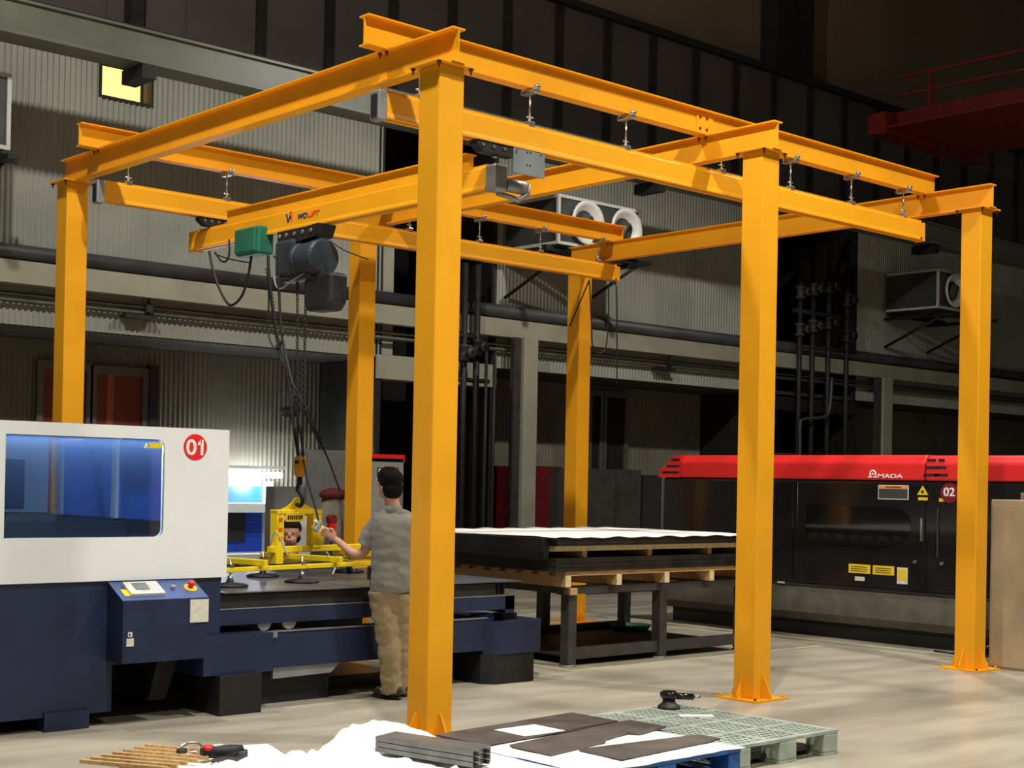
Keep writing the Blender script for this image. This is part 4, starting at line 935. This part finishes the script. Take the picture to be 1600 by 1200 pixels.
c = at(562, 1150, Z=.08); tag1('rubber_wheel', MB().obox(c, X_, Y_, Z_, .05, .04, .03), DGREY, 'small dark block poking out behind the paper heap', 'block')
# ------------------------------------------------------------------ people
RH = Vector((math.cos(YAW), -math.sin(YAW), 0)); FW = Vector((math.sin(YAW), math.cos(YAW), 0))
def person(D, J, colors, label, head_turn=0.0, name='person', facecam=False):
    """J: dict of joints as photo measurements with a distance offset from D"""
    def P(k): x, y, d = J[k]; return at(x, y, D=D+d)
    f = FW if not facecam else -FW
    r = root(name, (P('pelvis').x, P('pelvis').y, 0), label, 'person')
    a = head_turn; hr = (RH*math.cos(a)+FW*math.sin(a)); hf = (FW*math.cos(a)-RH*math.sin(a))
    if facecam: hf = -hf
    b = MB(); hc = P('head'); nk = P('neck')
    b.ell(hc+Z_*.02, .078, .095, .105, hr, hf, Z_, 20, 14); b.ell(hc+hf*.03-Z_*.055, .055, .065, .06, hr, hf, Z_, 16, 10)
    b.ell(hc+hf*.1-Z_*.02, .013, .022, .022, hr, hf, Z_, 8, 6)
    for sg in (-1, 1): b.ell(hc+hr*.078*sg-hf*.0-Z_*.01, .012, .022, .034, hr, hf, Z_, 8, 8); b.ell(hc+hf*.088+hr*.03*sg+Z_*.0, .012, .01, .008, hr, hf, Z_, 8, 6)
    b.ell(hc+hf*.09-Z_*.065, .026, .01, .008, hr, hf, Z_, 8, 6)
    b.tube([hc-Z_*.03-hf*.01, nk+Z_*.02, nk-Z_*.06], [.052, .056, .07], 14)
    for s_ in 'lr':
        sh, el, wr = P(s_+'sh'), P(s_+'el'), P(s_+'wr'); hd = P(s_+'hand')
        b.tube(spline([sh, el, wr], 6), [.048-.002*i for i in range(7)]+[.038-.0022*i for i in range(1, 7)], 12)
        dv = (hd-wr).normalized(); sd_ = dv.cross(Z_).normalized() if abs(dv.z) < .9 else RH; nn_ = sd_.cross(dv).normalized()
        pc = wr+dv*.05; b.ell(pc, .05, .019, .04, dv, sd_, nn_, 12, 8)
        curl = J.get('curl', .9)
        for q in range(4):
            off = nn_*(.03-.02*q); base = wr+dv*.085+off; L = (.034, .038, .036, .028)[q]
            c1 = base+(dv*math.cos(curl*.4)-sd_*math.sin(curl*.4)*J.get('cs', 1))*L; c2 = c1+(dv*math.cos(curl*1.3)-sd_*math.sin(curl*1.3)*J.get('cs', 1))*L*.75; c3 = c2+(dv*math.cos(curl*2.1)-sd_*math.sin(curl*2.1)*J.get('cs', 1))*L*.6
            b.tube([wr+dv*.05+off*.8, base, c1, c2, c3], [.011, .0095, .009, .0085, .0075], 8)
        tb_ = wr+dv*.03+nn_*.03; b.tube([wr+dv*.02+nn_*.015, tb_, tb_+dv*.03+nn_*.022-sd_*.01, tb_+dv*.055+nn_*.018-sd_*.025], [.013, .012, .0105, .009], 8)
        hp, kn, an = P(s_+'hip'), P(s_+'knee'), P(s_+'ank')
        b.tube(spline([hp, kn, an], 6), [.075-.004*i for i in range(7)]+[.05-.002*i for i in range(1, 7)], 10)
    ch = P('chest'); pv = P('pelvis')
    b.tube([pv-Z_*.05, pv+Z_*.1, ch, nk-Z_*.08], [.1, .1, .11, .06], 12)
    for s_ in 'lr': b.tube([P(s_+'sh'), nk-Z_*.09], [.05, .06], 10)
    body = b.build('body', SKIN, r, remesh=.0065)
    # hair
    h = MB(); h.ell(hc+Z_*.03-hf*.008, .092, .106, .1, hr, hf, Z_, 22, 16)
    h.ell(hc-hf*.035-Z_*.03, .082, .078, .09, hr, hf, Z_, 18, 12)
    hm = h.build('hair', colors[0], r, remesh=.007, disp=.012)
    # carve the face side away
    me = hm.data; bm = bmesh.new(); bm.from_mesh(me); org = r.location
    kill = []
    for v in bm.verts:
        q = v.co+org-hc
        if q.dot(hf) > .03 and q.z < .042: kill.append(v)
        elif q.dot(hf) > .0 and q.z < .01: kill.append(v)
    bmesh.ops.delete(bm, geom=kill, context='VERTS'); bm.to_mesh(me); bm.free()
    # eyes
    for sg in (-1, 1): MB().ell(hc+hf*.09+hr*.03*sg+Z_*.004, .009, .006, .004, hr, hf, Z_, 8, 6).build('eye', BLACK, r)
    # shirt
    sh = MB(); V = []; rings = []
    prof = J['torso']  # (photo y, photo centre x, half width, half depth)
    seg = 24
    for (x, y, hw_, hd_) in prof:
        c = at(x, y, D=D+J.get('td', 0))
        rings.append([c+RH*hw_*math.copysign(abs(math.cos(t))**.8, math.cos(t))+FW*hd_*math.copysign(abs(math.sin(t))**.8, math.sin(t)) for t in [2*PI*k/seg for k in range(seg)]])
    V = [p for g_ in rings for p in g_]; n_ = len(rings)
    F = [(i*seg+k, i*seg+(k+1) % seg, (i+1)*seg+(k+1) % seg, (i+1)*seg+k) for i in range(n_-1) for k in range(seg)]+[tuple(range(seg)), tuple(range(n_*seg-1, (n_-1)*seg-1, -1))]
    sh.add(V, F, True)
    for s_ in 'lr':
        a_, e_ = P(s_+'sh'), P(s_+'el'); k_ = J.get('sleeve', .72)
        sh.tube([ch*.3+nk*.7-Z_*.07, a_, a_*.5+(a_+(e_-a_)*k_)*.5, a_+(e_-a_)*k_], [.08, .082, .075, .07], 14)
    sh.build('shirt', colors[1], r, remesh=.011, disp=.008)
    MB().lathe(nk-Z_*.028, Z_*1+hf*.12, [(.064, -.02), (.074, -.015), (.07, .03), (.062, .035), (.06, -.01)], 20).build('collar', colors[1], r)
    tr_ = MB()
    for s_ in 'lr':
        hp, kn, an = P(s_+'hip'), P(s_+'knee'), P(s_+'ank')
        tr_.tube(spline([hp+Z_*.06, kn, an-Z_*.02], 6), [.108, .108, .104, .1, .094, .088, .082, .08, .078, .077, .077, .08, .083], 16)
    tr_.ell(pv-Z_*.03, .165, .125, .13, RH, FW, Z_, 18, 12)
    tr_.build('trousers', colors[2], r, remesh=.011, disp=.012)
    for s_ in 'lr':
        an = P(s_+'ank'); fd = J.get('foot', FW).normalized(); sdv = fd.cross(Z_)
        m1 = MB(); g0 = Vector((an.x, an.y, 0))
        m1.ell(g0+fd*.05+Z_*.045, .14, .048, .045, fd, sdv, Z_, 16, 10); m1.ell(g0-fd*.03+Z_*.07, .07, .045, .05, fd, sdv, Z_, 14, 8)
        s0 = m1.build('shoe', SHOE, r, remesh=.009)
        m2 = MB(); m2.ell(g0+fd*.05+Z_*.014, .15, .054, .014, fd, sdv, Z_, 18, 6); m2.build('sole', BLACK, s0)
        MB().obox(g0+fd*.05+Z_*.06-sdv*.038, (fd+Z_*.8).normalized(), sdv, Z_, .02, .016, .006).build('shoe_stripe', TXW, s0); MB().obox(g0+fd*.05+Z_*.06+sdv*.038, (fd+Z_*.8).normalized(), sdv, Z_, .02, .016, .006).build('shoe_stripe', TXW, s0)
    return r
J1 = dict(head=(608, 756, 0), neck=(613, 792, 0), chest=(618, 840, 0), pelvis=(612, 922, .03),
          lsh=(591, 815, 0), lel=(563, 866, .05), lwr=(525, 843, .12), lhand=(504, 826, .2),
          rsh=(650, 818, 0), rel=(668, 870, .1), rwr=(655, 905, .3), rhand=(648, 925, .4),
          lhip=(598, 935, 0), lknee=(607, 1008, 0), lank=(612, 1078, .05), rhip=(628, 935, .0), rknee=(628, 1008, .1), rank=(622, 1076, .22),
          torso=[(613, 925, .165, .115), (614, 912, .175, .125), (615, 890, .168, .12), (616, 860, .17, .12), (618, 835, .185, .12), (619, 818, .195, .11), (618, 807, .17, .09), (616, 799, .11, .07), (614, 794, .07, .06)],
          foot=(-RH*.8+FW*.6), curl=1.1)
W1 = person(10.72, J1, (HAIR, SHIRT, PANTS), 'worker seen from behind in grey polo shirt and khaki trousers holding a pendant', head_turn=.8)
c = at(578, 895, D=10.7); MB().obox(c, RH, FW, Z_, .018, .03, .05).build('belt_pouch', BLACK, W1, bevel=.01)
dkc = mat('dark_work_cloth', s(60, 62, 66), .9, bump=.2)
J2 = dict(head=(455, 832, 0), neck=(454, 864, .03), chest=(454, 900, .05), pelvis=(454, 965, .15),
          lsh=(436, 880, .03), lel=(428, 925, .1), lwr=(440, 950, -.05), lhand=(450, 955, -.12), rsh=(474, 880, .03), rel=(482, 925, .1), rwr=(470, 950, -.05), rhand=(462, 955, -.12),
          lhip=(444, 970, .15), lknee=(440, 990, -.15), lank=(442, 1040, .1), rhip=(466, 970, .15), rknee=(470, 990, -.15), rank=(468, 1040, .1),
          torso=[(454, 965, .16, .12), (454, 930, .165, .12), (454, 900, .18, .12), (454, 885, .18, .1), (454, 874, .12, .08), (454, 868, .07, .06)], foot=-FW, curl=1.0)
W2 = person(13.0, J2, (HAIR, dkc, dkc), 'second worker bending behind the bed, face seen through the yellow lifter frame', facecam=True)
# stool under the second worker
sp_ = at(454, 985, D=13.3)
so = root('work_stool', (sp_.x, sp_.y, 0), 'dark stool carrying the worker behind the bed', 'stool')
MB().cyl((sp_.x, sp_.y, .26), (sp_.x, sp_.y, .3), .15, 18).build('seat', BLACK, so)
for a in range(4): t = PI/4+a*PI/2; MB().cyl((sp_.x+.1*math.cos(t), sp_.y+.1*math.sin(t), .26), (sp_.x+.16*math.cos(t), sp_.y+.16*math.sin(t), 0), .012, 8).build('leg', DGREY, so)
